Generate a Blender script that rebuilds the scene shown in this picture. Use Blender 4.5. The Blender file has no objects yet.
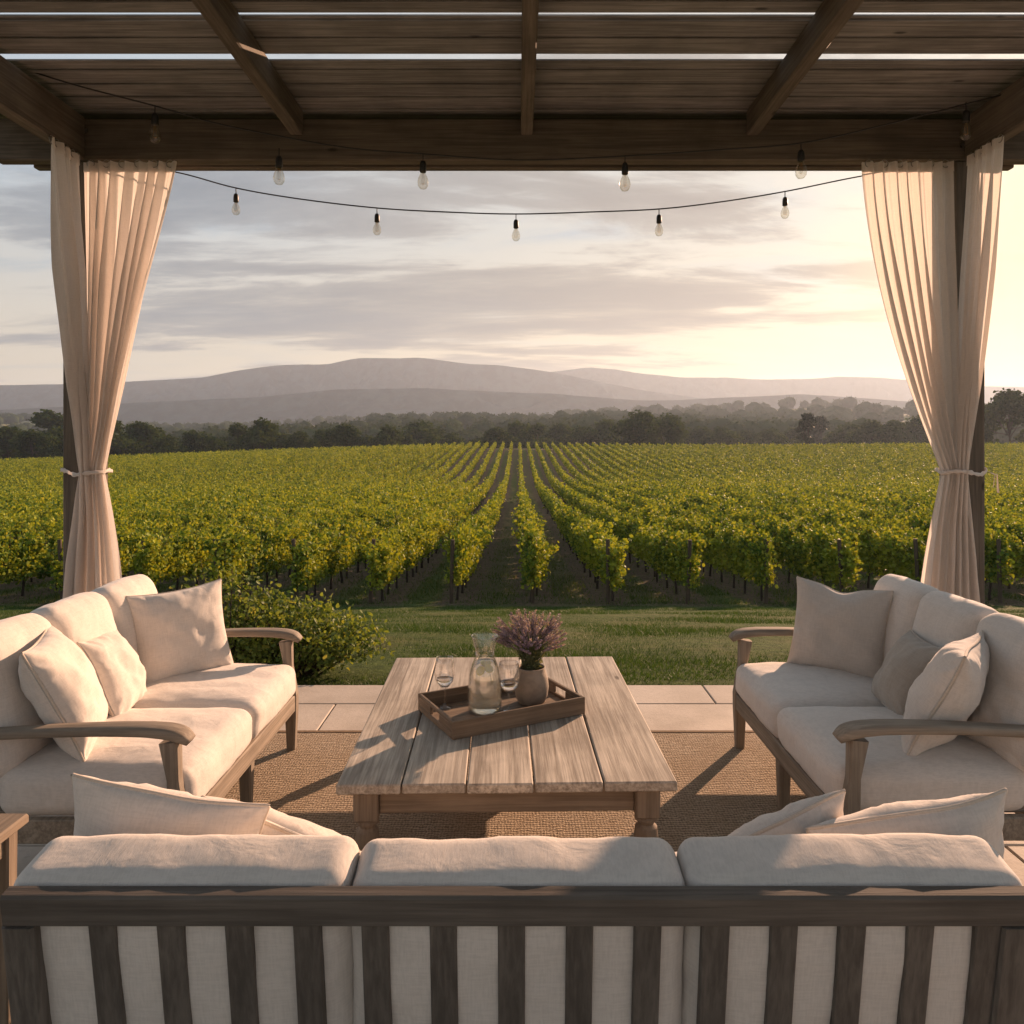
import bpy, math, random
import numpy as np
from mathutils import Vector, Matrix, noise, Euler
R = math.radians
rng = np.random.default_rng(7)
random.seed(7)
S = bpy.context.scene
COL = S.collection

# ------------------------------------------------------------------ camera, sky, sun, exposure
cam_d = bpy.data.cameras.new("camera"); cam = bpy.data.objects.new("camera", cam_d); COL.objects.link(cam)
cam.location = (0, 0, 1.65); cam.rotation_euler = (R(90), 0, 0)
cam_d.sensor_width = 36; cam_d.lens = 760 / 1024 * 36
cam_d.shift_x = -6 / 1024; cam_d.shift_y = -72 / 1024
cam_d.clip_start = .05; cam_d.clip_end = 20000
S.camera = cam
SUN_EL, SUN_AZ = R(17), R(37)
sun_dir = Vector((math.sin(SUN_AZ) * math.cos(SUN_EL), math.cos(SUN_AZ) * math.cos(SUN_EL), math.sin(SUN_EL)))
sl = bpy.data.lights.new("sun", 'SUN'); so = bpy.data.objects.new("sun", sl); COL.objects.link(so)
sl.energy = 4.6; sl.angle = R(0.6); sl.color = (1.0, .61, .39)
so.rotation_euler = (-sun_dir).to_track_quat('-Z', 'Y').to_euler()
S.view_settings.view_transform = 'Standard'; S.view_settings.look = 'None'
S.view_settings.exposure = 1.24; S.view_settings.gamma = 1
S.render.engine = 'CYCLES'
cy = S.cycles
cy.max_bounces = 10; cy.diffuse_bounces = 4; cy.glossy_bounces = 4; cy.transmission_bounces = 10
cy.transparent_max_bounces = 16; cy.volume_bounces = 0; cy.caustics_refractive = True; cy.caustics_reflective = False
cy.sample_clamp_indirect = 6.0
cy.use_denoising = True

W = bpy.data.worlds.new("World"); S.world = W; W.use_nodes = True
def build_world():
    nt = W.node_tree; N = nt.nodes; L = nt.links; N.clear()
    out = N.new('ShaderNodeOutputWorld'); bg = N.new('ShaderNodeBackground')
    L.new(bg.outputs[0], out.inputs[0])
    sky = N.new('ShaderNodeTexSky'); sky.sky_type = 'NISHITA'; sky.sun_disc = False
    sky.sun_elevation = SUN_EL; sky.sun_rotation = SUN_AZ
    sky.air_density = 1.3; sky.dust_density = 1.6; sky.ozone_density = 1.5; sky.altitude = 100
    tc = N.new('ShaderNodeTexCoord')
    def M(op, a, b=None, c=None):
        n = N.new('ShaderNodeMath'); n.operation = op
        for i, v in enumerate((a, b, c)):
            if v is None: continue
            if isinstance(v, (int, float)): n.inputs[i].default_value = v
            else: L.new(v, n.inputs[i])
        return n.outputs[0]
    sep = N.new('ShaderNodeSeparateXYZ'); L.new(tc.outputs['Generated'], sep.inputs[0])
    x, y, z = sep.outputs
    zz = M('ADD', M('MAXIMUM', z, 0.0), .10)
    cmb = N.new('ShaderNodeCombineXYZ')
    L.new(M('MULTIPLY', M('DIVIDE', x, zz), .50), cmb.inputs[0]); L.new(M('MULTIPLY', M('DIVIDE', y, zz), 1.25), cmb.inputs[1])
    # a layer of cloud seen as a sheet overhead: broad banks broken by finer wisps
    def noi(sc, det, rough, dist, off):
        mp = N.new('ShaderNodeVectorMath'); mp.operation = 'ADD'; L.new(cmb.outputs[0], mp.inputs[0]); mp.inputs[1].default_value = off
        n = N.new('ShaderNodeTexNoise'); n.inputs['Scale'].default_value = sc; n.inputs['Detail'].default_value = det
        n.inputs['Roughness'].default_value = rough; n.inputs['Distortion'].default_value = dist
        L.new(mp.outputs[0], n.inputs['Vector']); return n.outputs['Fac']
    def ramp(v, a, b, lo=0., hi=1.):
        n = N.new('ShaderNodeMapRange'); n.interpolation_type = 'SMOOTHSTEP'
        n.inputs['From Min'].default_value = a; n.inputs['From Max'].default_value = b
        n.inputs['To Min'].default_value = lo; n.inputs['To Max'].default_value = hi
        L.new(v, n.inputs['Value']); return n.outputs['Result']
    big = noi(.50, 9, .58, .35, (3.1, 1.7, 0)); fine = noi(1.5, 10, .62, .6, (9.3, 4.4, 2)); wisp = noi(3.2, 8, .6, 1.0, (2.3, 7.4, 9))
    body = M('ADD', M('MULTIPLY', big, .62), M('ADD', M('MULTIPLY', fine, .28), M('MULTIPLY', wisp, .10)))
    cl = ramp(body, .494, .545); core = ramp(body, .50, .60)
    hole = ramp(noi(.62, 9, .6, .5, (1.2, 8.1, 5)), .50, .62)
    dot = N.new('ShaderNodeVectorMath'); dot.operation = 'DOT_PRODUCT'
    L.new(tc.outputs['Generated'], dot.inputs[0]); dot.inputs[1].default_value = (math.sin(R(39)) * math.cos(R(7)), math.cos(R(39)) * math.cos(R(7)), math.sin(R(7)))   # brightest low down, where the light comes through the haze
    near = M('POWER', ramp(dot.outputs['Value'], .925, 1.0), 2.0); side = ramp(dot.outputs['Value'], .35, 1.0)
    def mixc(f, a, b):
        n = N.new('ShaderNodeMix'); n.data_type = 'RGBA'
        for sk, v in ((n.inputs[0], f), (n.inputs[6], a), (n.inputs[7], b)):
            if isinstance(v, float): sk.default_value = v
            elif isinstance(v, tuple): sk.default_value = (*v, 1)
            else: L.new(v, sk)
        return n.outputs[2]
    up = ramp(z, .02, .34)
    low = mixc(side, (3.0, 2.5, 1.85), (3.3, 2.5, 1.55))            # thin veil over the horizon
    veilc = mixc(up, low, mixc(side, (2.0, 2.25, 2.45), (2.5, 2.4, 2.15)))
    blue = mixc(up, mixc(side, (2.0, 2.0, 1.9), (3.6, 3.0, 2.1)), (1.0, 1.5, 2.05))
    base = mixc(M('MULTIPLY', hole, .8), veilc, blue)
    base = mixc(.06, base, sky.outputs[0])
    dark = mixc(side, (.80, .95, 1.12), (1.3, 1.15, 1.02))         # the grey undersides of the thicker banks
    dark = mixc(core, mixc(.45, dark, veilc), dark)
    c1 = mixc(M('MULTIPLY', cl, .88), base, dark)
    c2 = mixc(near, c1, (5.0, 3.7, 2.1))
    L.new(c2, bg.inputs[0]); bg.inputs[1].default_value = .11
build_world()

# ------------------------------------------------------------------ materials
def newmat(name):
    m = bpy.data.materials.new(name); m.use_nodes = True
    nt = m.node_tree; b = nt.nodes['Principled BSDF']; return m, nt, b
class NT:
    def __init__(s, nt): s.N = nt.nodes; s.L = nt.links
    def put(s, sk, v):
        if v is None: return
        if isinstance(v, (int, float)): sk.default_value = v
        elif isinstance(v, tuple):
            sk.default_value = v if len(v) == len(sk.default_value) else (*v, 1)
        else: s.L.new(v, sk)
    def math(s, op, a, b=None, c=None):
        n = s.N.new('ShaderNodeMath'); n.operation = op
        for i, v in enumerate((a, b, c)): s.put(n.inputs[i], v)
        return n.outputs[0]
    def vec(s, op, a, b):
        n = s.N.new('ShaderNodeVectorMath'); n.operation = op; s.put(n.inputs[0], a); s.put(n.inputs[1], b); return n.outputs[0]
    def coord(s, kind='Object'): return s.N.new('ShaderNodeTexCoord').outputs[kind]
    def pos(s): return s.N.new('ShaderNodeNewGeometry').outputs['Position']
    def noise(s, v, sc, det=5, rough=.55, dist=0, out='Fac'):
        n = s.N.new('ShaderNodeTexNoise'); s.put(n.inputs['Vector'], v); n.inputs['Scale'].default_value = sc
        n.inputs['Detail'].default_value = det; n.inputs['Roughness'].default_value = rough; n.inputs['Distortion'].default_value = dist
        return n.outputs[out]
    def map(s, v, a, b, lo=0., hi=1., smooth=True):
        n = s.N.new('ShaderNodeMapRange'); n.interpolation_type = 'SMOOTHSTEP' if smooth else 'LINEAR'
        for k, q in (('From Min', a), ('From Max', b), ('To Min', lo), ('To Max', hi)): n.inputs[k].default_value = q
        s.L.new(v, n.inputs['Value']); return n.outputs['Result']
    def mix(s, f, a, b, mode='MIX'):
        n = s.N.new('ShaderNodeMix'); n.data_type = 'RGBA'; n.blend_type = mode
        s.put(n.inputs[0], f); s.put(n.inputs[6], a); s.put(n.inputs[7], b); return n.outputs[2]
    def bump(s, h, strength=.3, dist=.01, nrm=None):
        n = s.N.new('ShaderNodeBump'); n.inputs['Strength'].default_value = strength; n.inputs['Distance'].default_value = dist
        s.L.new(h, n.inputs['Height'])
        if nrm is not None: s.L.new(nrm, n.inputs['Normal'])
        return n.outputs[0]

def wood(name, c1, c2, axis=0, rough=.75, grain=1.0, knots=True, scale=1.0):
    """weathered timber whose grain runs along the given local axis; every loose piece of a mesh gets its own tone"""
    m, nt, b = newmat(name); t = NT(nt)
    co = t.coord(); isl = t.N.new('ShaderNodeNewGeometry').outputs['Random Per Island']
    k = [26 * scale] * 3; k[axis] = 1.3 * scale
    off = t.math('MULTIPLY', isl, 37.); cb = t.N.new('ShaderNodeCombineXYZ')
    for i in range(3): t.L.new(off, cb.inputs[i])
    v = t.vec('ADD', t.vec('MULTIPLY', co, tuple(k)), cb.outputs[0])
    g = t.noise(v, 1.0, 8, .65, .7)
    k2 = [95 * scale] * 3; k2[axis] = 2.5 * scale
    fine = t.noise(t.vec('ADD', t.vec('MULTIPLY', co, tuple(k2)), cb.outputs[0]), 1.0, 4, .6, .2)
    patch = t.noise(t.vec('ADD', co, cb.outputs[0]), 3.2, 4, .6)
    f = t.math('ADD', t.math('MULTIPLY', g, .55), t.math('MULTIPLY', fine, .45))
    col = t.mix(t.map(f, .36, .66), c1, c2)
    col = t.mix(t.map(patch, .35, .75, 0, .45), col, tuple(x * .55 for x in c1))
    col = t.mix(t.map(isl, 0, 1, 0, .35), col, tuple(x * .62 for x in c2))
    h = f
    if knots:
        kk = [6.] * 3; kk[axis] = 2.2
        vo = t.N.new('ShaderNodeTexVoronoi'); vo.inputs['Scale'].default_value = 1.0
        t.L.new(t.vec('ADD', t.vec('MULTIPLY', co, tuple(kk)), cb.outputs[0]), vo.inputs['Vector'])
        kn = t.map(vo.outputs['Distance'], .03, .10, 1, 0)
        col = t.mix(t.math('MULTIPLY', kn, .85), col, tuple(x * .3 for x in c1))
    t.L.new(col, b.inputs['Base Color']); b.inputs['Roughness'].default_value = rough
    b.inputs['Specular IOR Level'].default_value = .25
    t.L.new(t.bump(h, .55 * grain, .004), b.inputs['Normal'])
    return m

def fabric(name, c, weave=900, crease=.55, translucent=0.0):
    m, nt, b = newmat(name); t = NT(nt); co = t.coord()
    n1 = t.noise(co, 5, 4, .6); slub = t.noise(t.vec('MULTIPLY', co, (25., 25., 240.)), 1, 3, .6); slub2 = t.noise(t.vec('MULTIPLY', co, (240., 60., 25.)), 1, 3, .6)
    col = t.mix(t.map(n1, .3, .7, 0, .28), c, tuple(x * .84 for x in c))
    col = t.mix(t.map(t.math('ADD', slub, slub2),   .8, 1.25, 0, .34), col, tuple(x * .68 for x in c))
    t.L.new(col, b.inputs['Base Color']); b.inputs['Roughness'].default_value = .95; b.inputs['Specular IOR Level'].default_value = .1
    b.inputs['Sheen Weight'].default_value = .25; b.inputs['Sheen Roughness'].default_value = .5
    wv = t.N.new('ShaderNodeTexVoronoi'); wv.inputs['Scale'].default_value = weave; t.L.new(co, wv.inputs['Vector'])
    bn = t.bump(wv.outputs['Distance'], .25, .0006)
    bn = t.bump(t.math('ADD', slub, slub2), .25, .0012, bn)
    bn = t.bump(t.noise(co, 9, 4, .5, .5), crease, .012, bn)
    t.L.new(bn, b.inputs['Normal'])
    if translucent:
        tr = t.N.new('ShaderNodeBsdfTranslucent'); t.put(tr.inputs[0], tuple(min(1, x * 1.05) for x in c)); t.L.new(bn, tr.inputs['Normal'])
        mx = t.N.new('ShaderNodeMixShader'); mx.inputs[0].default_value = translucent
        t.L.new(b.outputs[0], mx.inputs[1]); t.L.new(tr.outputs[0], mx.inputs[2])
        t.L.new(mx.outputs[0], nt.nodes['Material Output'].inputs[0])
    return m

def leafmat(name, ca, cb_, cc, transl=.45, rough=.55, big=0.35, spec=.2):
    """leaf cards: each leaf its own tone; ca..cb_ greens, cc the odd yellowed one"""
    m, nt, b = newmat(name); t = NT(nt)
    isl = t.N.new('ShaderNodeNewGeometry').outputs['Random Per Island']
    p = t.noise(t.pos(), big, 3, .6)
    f = t.math('ADD', t.math('MULTIPLY', isl, .6), t.math('MULTIPLY', t.map(p, .3, .7), .4))
    col = t.mix(t.map(f, .1, .8), ca, cb_)
    col = t.mix(t.map(t.math('FRACT', t.math('MULTIPLY', isl, 17.3)), .86, 1.0), col, cc)
    t.L.new(col, b.inputs['Base Color']); b.inputs['Roughness'].default_value = rough; b.inputs['Specular IOR Level'].default_value = spec
    tr = t.N.new('ShaderNodeBsdfTranslucent'); t.L.new(t.mix(1.0, col, (1.5, 1.25, .5), 'MULTIPLY'), tr.inputs[0])
    mx = t.N.new('ShaderNodeMixShader'); mx.inputs[0].default_value = transl
    t.L.new(b.outputs[0], mx.inputs[1]); t.L.new(tr.outputs[0], mx.inputs[2]); t.L.new(mx.outputs[0], nt.nodes['Material Output'].inputs[0])
    return m

def plain(name, c, rough=.6, metal=0., var=.2, sc=20, bump=.1):
    m, nt, b = newmat(name); t = NT(nt); n = t.noise(t.coord(), sc, 5, .6)
    t.L.new(t.mix(t.map(n, .3, .7, 0, 1), c, tuple(x * (1 - var) for x in c)), b.inputs['Base Color'])
    b.inputs['Roughness'].default_value = rough; b.inputs['Metallic'].default_value = metal
    if bump: t.L.new(t.bump(n, bump, .003), b.inputs['Normal'])
    return m

def glassmat(name, tint=(1, 1, 1), refl=1.0):
    """thin drinking glass: what lies behind shows straight through, edges and highlights reflect"""
    m, nt, b = newmat(name); t = NT(nt); nt.nodes.remove(b)
    tr = t.N.new('ShaderNodeBsdfTransparent'); tr.inputs[0].default_value = (*tint, 1)
    gl = t.N.new('ShaderNodeBsdfGlossy'); gl.inputs['Roughness'].default_value = .03
    lw = t.N.new('ShaderNodeLayerWeight'); lw.inputs[0].default_value = .5
    f = t.math('ADD', .08, t.math('MULTIPLY', t.math('POWER', lw.outputs['Facing'], 3.), .8))
    mx = t.N.new('ShaderNodeMixShader'); t.L.new(t.math('MULTIPLY', f, refl), mx.inputs[0])
    t.L.new(tr.outputs[0], mx.inputs[1]); t.L.new(gl.outputs[0], mx.inputs[2]); t.L.new(mx.outputs[0], nt.nodes['Material Output'].inputs[0])
    return m

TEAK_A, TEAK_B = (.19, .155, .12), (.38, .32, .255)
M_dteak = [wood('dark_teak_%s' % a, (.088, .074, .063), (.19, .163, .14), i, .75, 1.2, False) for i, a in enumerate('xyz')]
M_teak = [wood("teak_%s" % a, TEAK_A, TEAK_B, i, .7, .8, False) for i, a in enumerate("xyz")]
M_top = wood("tabletop_wood", (.24, .205, .168), (.64, .575, .49), 1, .75, 1.3)
M_tbl = [wood("table_frame_%s" % a, (.18, .14, .105), (.33, .265, .20), i, .75, 1) for i, a in enumerate("xyz")]
M_tray = [wood("tray_wood_%s" % a, (.125, .090, .062), (.27, .20, .14), i, .65, 1) for i, a in enumerate("xyz")]
M_perg = [wood("pergola_timber_%s" % a, (.095, .080, .065), (.20, .168, .134), i, .8, 1.3) for i, a in enumerate("xyz")]
M_cush = fabric("cushion_cloth", (.70, .645, .595)); M_pil = fabric("pillow_linen", (.685, .63, .58), 700, .5)
M_pil_g = fabric("grey_linen", (.57, .515, .465), 700, .5); M_pil_t = fabric("taupe_linen", (.40, .36, .315), 600, .5)
M_pipe = fabric("piping_cloth", (.62, .54, .46), 900, .1)
M_curt = fabric("curtain_cloth", (.83, .775, .73), 500, .15, .42)
M_cord = plain("black_rubber", (.02, .02, .02), .5)
M_metal = plain("clip_metal", (.35, .33, .30), .35, 1.)
M_fil = plain("filament", (.75, .42, .14), .3, 1.)
M_pot = plain("stoneware", (.34, .275, .215), .8, 0, .35, 14, .4)
M_glass = glassmat("clear_glass"); M_bulb = glassmat("bulb_glass", (.93, .90, .84), .9)

# ------------------------------------------------------------------ geometry helpers
class MB:
    def __init__(s): s.v = []; s.f = []
    def add(s, v, f):
        o = len(s.v); s.v += [tuple(p) for p in v]; s.f += [tuple(i + o for i in q) for q in f]; return s
    def mesh(s, name, smooth=False):
        me = bpy.data.meshes.new(name); me.from_pydata(s.v, [], s.f); me.update()
        if smooth: me.polygons.foreach_set('use_smooth', [True] * len(me.polygons))
        return me
    def build(s, name, mat, parent=None, smooth=False, loc=None):
        o = bpy.data.objects.new(name, s.mesh(name, smooth)); COL.objects.link(o)
        if mat is not None: o.data.materials.append(mat)
        if parent is not None: o.parent = parent
        if loc: o.location = loc
        return o
    def box(s, c, size, bev=.004, rot=None):
        hx, hy, hz = (q / 2 for q in size); b = min(bev, hx * .9, hy * .9, hz * .9)
        v = []; idx = {}
        for sx in (-1, 1):
            for sy in (-1, 1):
                for sz in (-1, 1):
                    for a in range(3):
                        p = [sx * (hx - b), sy * (hy - b), sz * (hz - b)]; p[a] = (sx, sy, sz)[a] * (hx, hy, hz)[a]
                        idx[(sx, sy, sz, a)] = len(v); v.append(p)
        f = []
        for a in range(3):
            o = [q for q in range(3) if q != a]
            for sg in (-1, 1):
                ring = []
                for (p, q) in ((-1, -1), (1, -1), (1, 1), (-1, 1)):
                    k = [0, 0, 0]; k[a] = sg; k[o[0]] = p; k[o[1]] = q; ring.append(idx[(*k, a)])
                flip = (sg > 0) == (a == 1)
                f.append(ring[::-1] if flip else ring)
        for a in range(3):
            o = [q for q in range(3) if q != a]
            for p in (-1, 1):
                for q in (-1, 1):
                    k1 = [0, 0, 0]; k1[o[0]] = p; k1[o[1]] = q; k2 = list(k1); k1[a] = -1; k2[a] = 1
                    f.append([idx[(*k1, o[0])], idx[(*k2, o[0])], idx[(*k2, o[1])], idx[(*k1, o[1])]])
        for sx in (-1, 1):
            for sy in (-1, 1):
                for sz in (-1, 1): f.append([idx[(sx, sy, sz, a)] for a in range(3)])
        vv = [Vector(p) for p in v]
        # consistent outward winding
        ff = []
        for q in f:
            n = (vv[q[1]] - vv[q[0]]).cross(vv[q[2]] - vv[q[0]]); m = sum((vv[i] for i in q), Vector()) / len(q)
            ff.append(q if n.dot(m) > 0 else q[::-1])
        if rot is not None: vv = [rot @ p for p in vv]
        c = Vector(c); return s.add([p + c for p in vv], ff)
    def sweep(s, path, ws, hs, up=(0, 0, 1), n=None, bev=.25, sq=1.):
        """sweep a chamfered rectangle (n None) or n-gon of width ws and height hs along path"""
        P = [Vector(p) for p in path]; k = len(P)
        ws = [ws] * k if isinstance(ws, (int, float)) else ws; hs = [hs] * k if isinstance(hs, (int, float)) else hs
        vs = []; up = Vector(up)
        for i in range(k):
            t = (P[min(i + 1, k - 1)] - P[max(i - 1, 0)]).normalized()
            a = t.cross(up)
            if a.length < 1e-4: a = t.cross(Vector((1, 0, 0)))
            a.normalize(); b = a.cross(t).normalized()
            w, h = ws[i] / 2, hs[i] / 2
            if n is None:
                c = bev * min(w, h); ring = [(-w + c, -h), (w - c, -h), (w, -h + c), (w, h - c), (w - c, h), (-w + c, h), (-w, h - c), (-w, -h + c)]
            else: ring = [(w * math.copysign(abs(math.cos(2 * math.pi * j / n)) ** sq, math.cos(2 * math.pi * j / n)), h * math.copysign(abs(math.sin(2 * math.pi * j / n)) ** sq, math.sin(2 * math.pi * j / n))) for j in range(n)]
            vs += [P[i] + a * x + b * y for x, y in ring]
        m = 8 if n is None else n; f = []
        for i in range(k - 1):
            for j in range(m):
                j2 = (j + 1) % m; f.append((i * m + j, i * m + j2, (i + 1) * m + j2, (i + 1) * m + j))
        f.append(tuple(range(m))[::-1]); f.append(tuple((k - 1) * m + j for j in range(m)))
        return s.add(vs, f)
    def lathe(s, prof, n=32, c=(0, 0, 0), wob=0):
        vs = []; f = []; cx, cy_, cz = c; k = len(prof)
        for r, z in prof:
            for j in range(n):
                a = 2 * math.pi * j / n; rr = r * (1 + wob * math.sin(3 * a + z * 40)); vs.append((cx + rr * math.cos(a), cy_ + rr * math.sin(a), cz + z))
        for i in range(k - 1):
            for j in range(n):
                j2 = (j + 1) % n; f.append((i * n + j, i * n + j2, (i + 1) * n + j2, (i + 1) * n + j))
        return s.add(vs, f)

def npmesh(name, V, F, mat=None, parent=None, smooth=False, link=True):
    """V (n,3) floats, F (m,k) ints -> mesh object built from arrays"""
    me = bpy.data.meshes.new(name); m, k = F.shape
    me.vertices.add(len(V)); me.vertices.foreach_set('co', V.astype(np.float32).ravel())
    me.loops.add(m * k); me.loops.foreach_set('vertex_index', F.astype(np.int32).ravel())
    me.polygons.add(m); me.polygons.foreach_set('loop_start', np.arange(0, m * k, k, dtype=np.int32))
    if smooth: me.polygons.foreach_set('use_smooth', np.ones(m, dtype=bool))
    me.update(calc_edges=True)
    if mat: me.materials.append(mat)
    if not link: return me
    o = bpy.data.objects.new(name, me); COL.objects.link(o)
    if parent: o.parent = parent
    return o
def tag(o, label=None, cat=None, group=None, kind=None):
    if label: o['label'] = label
    if cat: o['category'] = cat
    if group: o['group'] = group
    if kind: o['kind'] = kind
    return o
def empty(name, loc=(0, 0, 0), rz=0, label=None, cat=None, group=None):
    o = bpy.data.objects.new(name, None); COL.objects.link(o); o.location = loc; o.rotation_euler = (0, 0, rz); o.empty_display_size = .1
    return tag(o, label, cat, group)
def copy_tree(o, parent=None):
    c = o.copy(); COL.objects.link(c)
    if parent is not None: c.parent = parent
    for ch in list(o.children): copy_tree(ch, c)
    return c

def leaves(C, size, spread=.35, normal=None, aspect=1.0, fold=.25, r=rng):
    """leaf cards of two folded quads at centres C; returns V, F (quads)"""
    n = len(C); size = np.broadcast_to(size, (n,)) if np.ndim(size) else np.full(n, size)
    nr = r.normal(size=(n, 3)); 
    if normal is not None: nr = nr * spread + normal
    nr /= np.linalg.norm(nr, axis=1)[:, None] + 1e-9
    d = r.normal(size=(n, 3)); a = np.cross(nr, d); a /= np.linalg.norm(a, axis=1)[:, None] + 1e-9
    b = np.cross(nr, a); s = size[:, None] * .5; w = s * aspect
    base = C - a * s; tip = C + a * s * 1.1
    l1 = C - a * s * .55 + b * w * .85 + nr * w * fold; l2 = C + a * s * .35 + b * w * .75 + nr * w * fold
    r1 = C - a * s * .55 - b * w * .85 + nr * w * fold; r2 = C + a * s * .35 - b * w * .75 + nr * w * fold
    V = np.stack([base, l1, l2, tip, r2, r1], 1).reshape(-1, 3)
    i = np.arange(n)[:, None] * 6
    F = np.concatenate([i + np.array([0, 1, 2, 3]), i + np.array([3, 4, 5, 0])], 1).reshape(-1, 4)
    return V, F

# ------------------------------------------------------------------ the lie of the land
PY = np.array([-60, 4.6, 5.1, 8, 12, 16.0, 20, 34, 60, 80, 100, 130, 158, 170, 200, 260, 380, 700, 900, 1150, 1500, 2100, 3500.])
PZ = np.array([-.4, -.22, -.04, -.42, -1.12, -1.85, -2.12, -2.85, -3.6, -3.9, -3.35, -1.7, -.25, -.3, -3, -6, -6, 8, 17, 26, 18, 8, 0.])
_gy = np.linspace(-60, 3500, 7121); _gz = np.interp(_gy, PY, PZ)
def _sm(z, w): k = np.hanning(w); k /= k.sum(); return np.convolve(np.pad(z, w // 2, mode='edge'), k, 'valid')
_g1 = _sm(_gz, 5); _g2 = _sm(_gz, 41); _g3 = _sm(_gz, 161)
_wt = np.clip((_gy - 22) / 20, 0, 1); _wt3 = np.clip((_gy - 200) / 100, 0, 1)
_gz = (_g1 * (1 - _wt) + _g2 * _wt) * (1 - _wt3) + _g3 * _wt3
def gz(x, y):
    x = np.asarray(x, float); y = np.asarray(y, float)
    z = np.interp(y, _gy, _gz)
    far = np.clip((y - 25) / 60, 0, 1)
    z = z + far * (.35 * np.sin(x * .045 + y * .02) + .25 * np.sin(x * .02 - y * .035 + 1.3)) * np.clip((175 - y) / 30, .0, 1)
    z = z - 3.0 * np.clip((-x - 8) / 100, 0, 1) ** .8 * np.clip((y - 55) / 90, 0, 1) * np.clip((420 - y) / 200, 0, 1)
    hill = np.clip((y - 300) / 400, 0, 1)
    z = z + hill * 16 * np.clip(x / 350, 0, 1) * np.exp(-((y - 950) / 260) ** 2) * (1 + .3 * np.sin(x * .02))
    z = z + hill * (5 * np.sin(x * .006 + 1.0) + 3.5 * np.sin(x * .013 + y * .004))
    return z

def gmat():
    m, nt, b = newmat("land"); t = NT(nt); p = t.pos(); sp = t.N.new('ShaderNodeSeparateXYZ'); t.L.new(p, sp.inputs[0]); x, y, z = sp.outputs
    n1 = t.noise(p, 1.1, 6, .65); n2 = t.noise(p, 9, 6, .7); n3 = t.noise(p, .25, 4, .6); n4 = t.noise(p, 60, 3, .7)
    grass = t.mix(t.map(n2, .3, .7), (.030, .050, .012), (.075, .105, .025))
    grass = t.mix(t.map(n1, .42, .7, 0, .6), grass, (.125, .115, .045))
    soil = t.mix(t.map(n2, .3, .7), (.070, .052, .034), (.15, .112, .074))
    soil = t.mix(t.map(n4, .45, .7, 0, .6), soil, (.16, .125, .075))
    # mown mid strips between vine rows, bare earth under the vines and along the wheel tracks
    u = t.math('FRACT', t.math('ADD', t.math('DIVIDE', t.math('SUBTRACT', x, .37), 1.685), 100.5))
    mid = t.math('ABSOLUTE', t.math('SUBTRACT', u, .0)); mid = t.math('MINIMUM', mid, t.math('SUBTRACT', 1., mid))
    strip = t.map(t.math('ADD', mid, t.math('MULTIPLY', t.math('SUBTRACT', n1, .5), .5)), .12, .30, 1, 0)
    row = t.noise(t.vec('MULTIPLY', p, (.35, .02, 0.)), 1, 1, .5)
    strip = t.math('MULTIPLY', strip, t.map(row, .42, .56, .35, 1.0))
    vy = t.mix(strip, soil, t.mix(.35, grass, (.10, .13, .04)))
    infield = t.map(t.math('ADD', y, t.math('MULTIPLY', n2, 1.6)), 16.1, 17.0)
    near = t.mix(infield, grass, vy)
    fields = t.mix(t.map(t.noise(t.vec('MULTIPLY', p, (.004, .012, 0.)), 1, 2, .5), .52, .56), (.055, .075, .028), (.22, .21, .085))
    col = t.mix(t.map(y, 170, 230), near, fields)
    t.L.new(col, b.inputs['Base Color']); b.inputs['Roughness'].default_value = .95; b.inputs['Specular IOR Level'].default_value = .1
    t.L.new(t.bump(t.math('ADD', t.math('MULTIPLY', n2, 1.), t.math('MULTIPLY', n4, .35)), .8, .06), b.inputs['Normal'])
    return m
ys = np.concatenate([np.linspace(-60, 4, 12), np.linspace(4.4, 24, 90), np.linspace(24.6, 200, 150), np.geomspace(204, 3400, 90)])
xs = np.concatenate([-np.geomspace(3000, 42, 40), np.linspace(-40, 40, 90), np.geomspace(42, 3000, 40)])
XX, YY = np.meshgrid(xs, ys); ZZ = gz(XX, YY)
fine = np.array([noise.fractal(Vector((a * .9, b * .9, 3.3)), 1, 2, 4) for a, b in zip(XX.ravel(), YY.ravel())]).reshape(XX.shape)
ZZ = ZZ + fine * .03 * ((YY > 5.6) & (YY < 60))
nx, ny = len(xs), len(ys); ii = np.arange(ny - 1)[:, None] * nx + np.arange(nx - 1)[None, :]
F = np.stack([ii, ii + 1, ii + nx + 1, ii + nx], -1).reshape(-1, 4)
tag(npmesh("ground", np.stack([XX, YY, ZZ], -1).reshape(-1, 3), F, gmat(), smooth=True), kind='structure')

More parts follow.
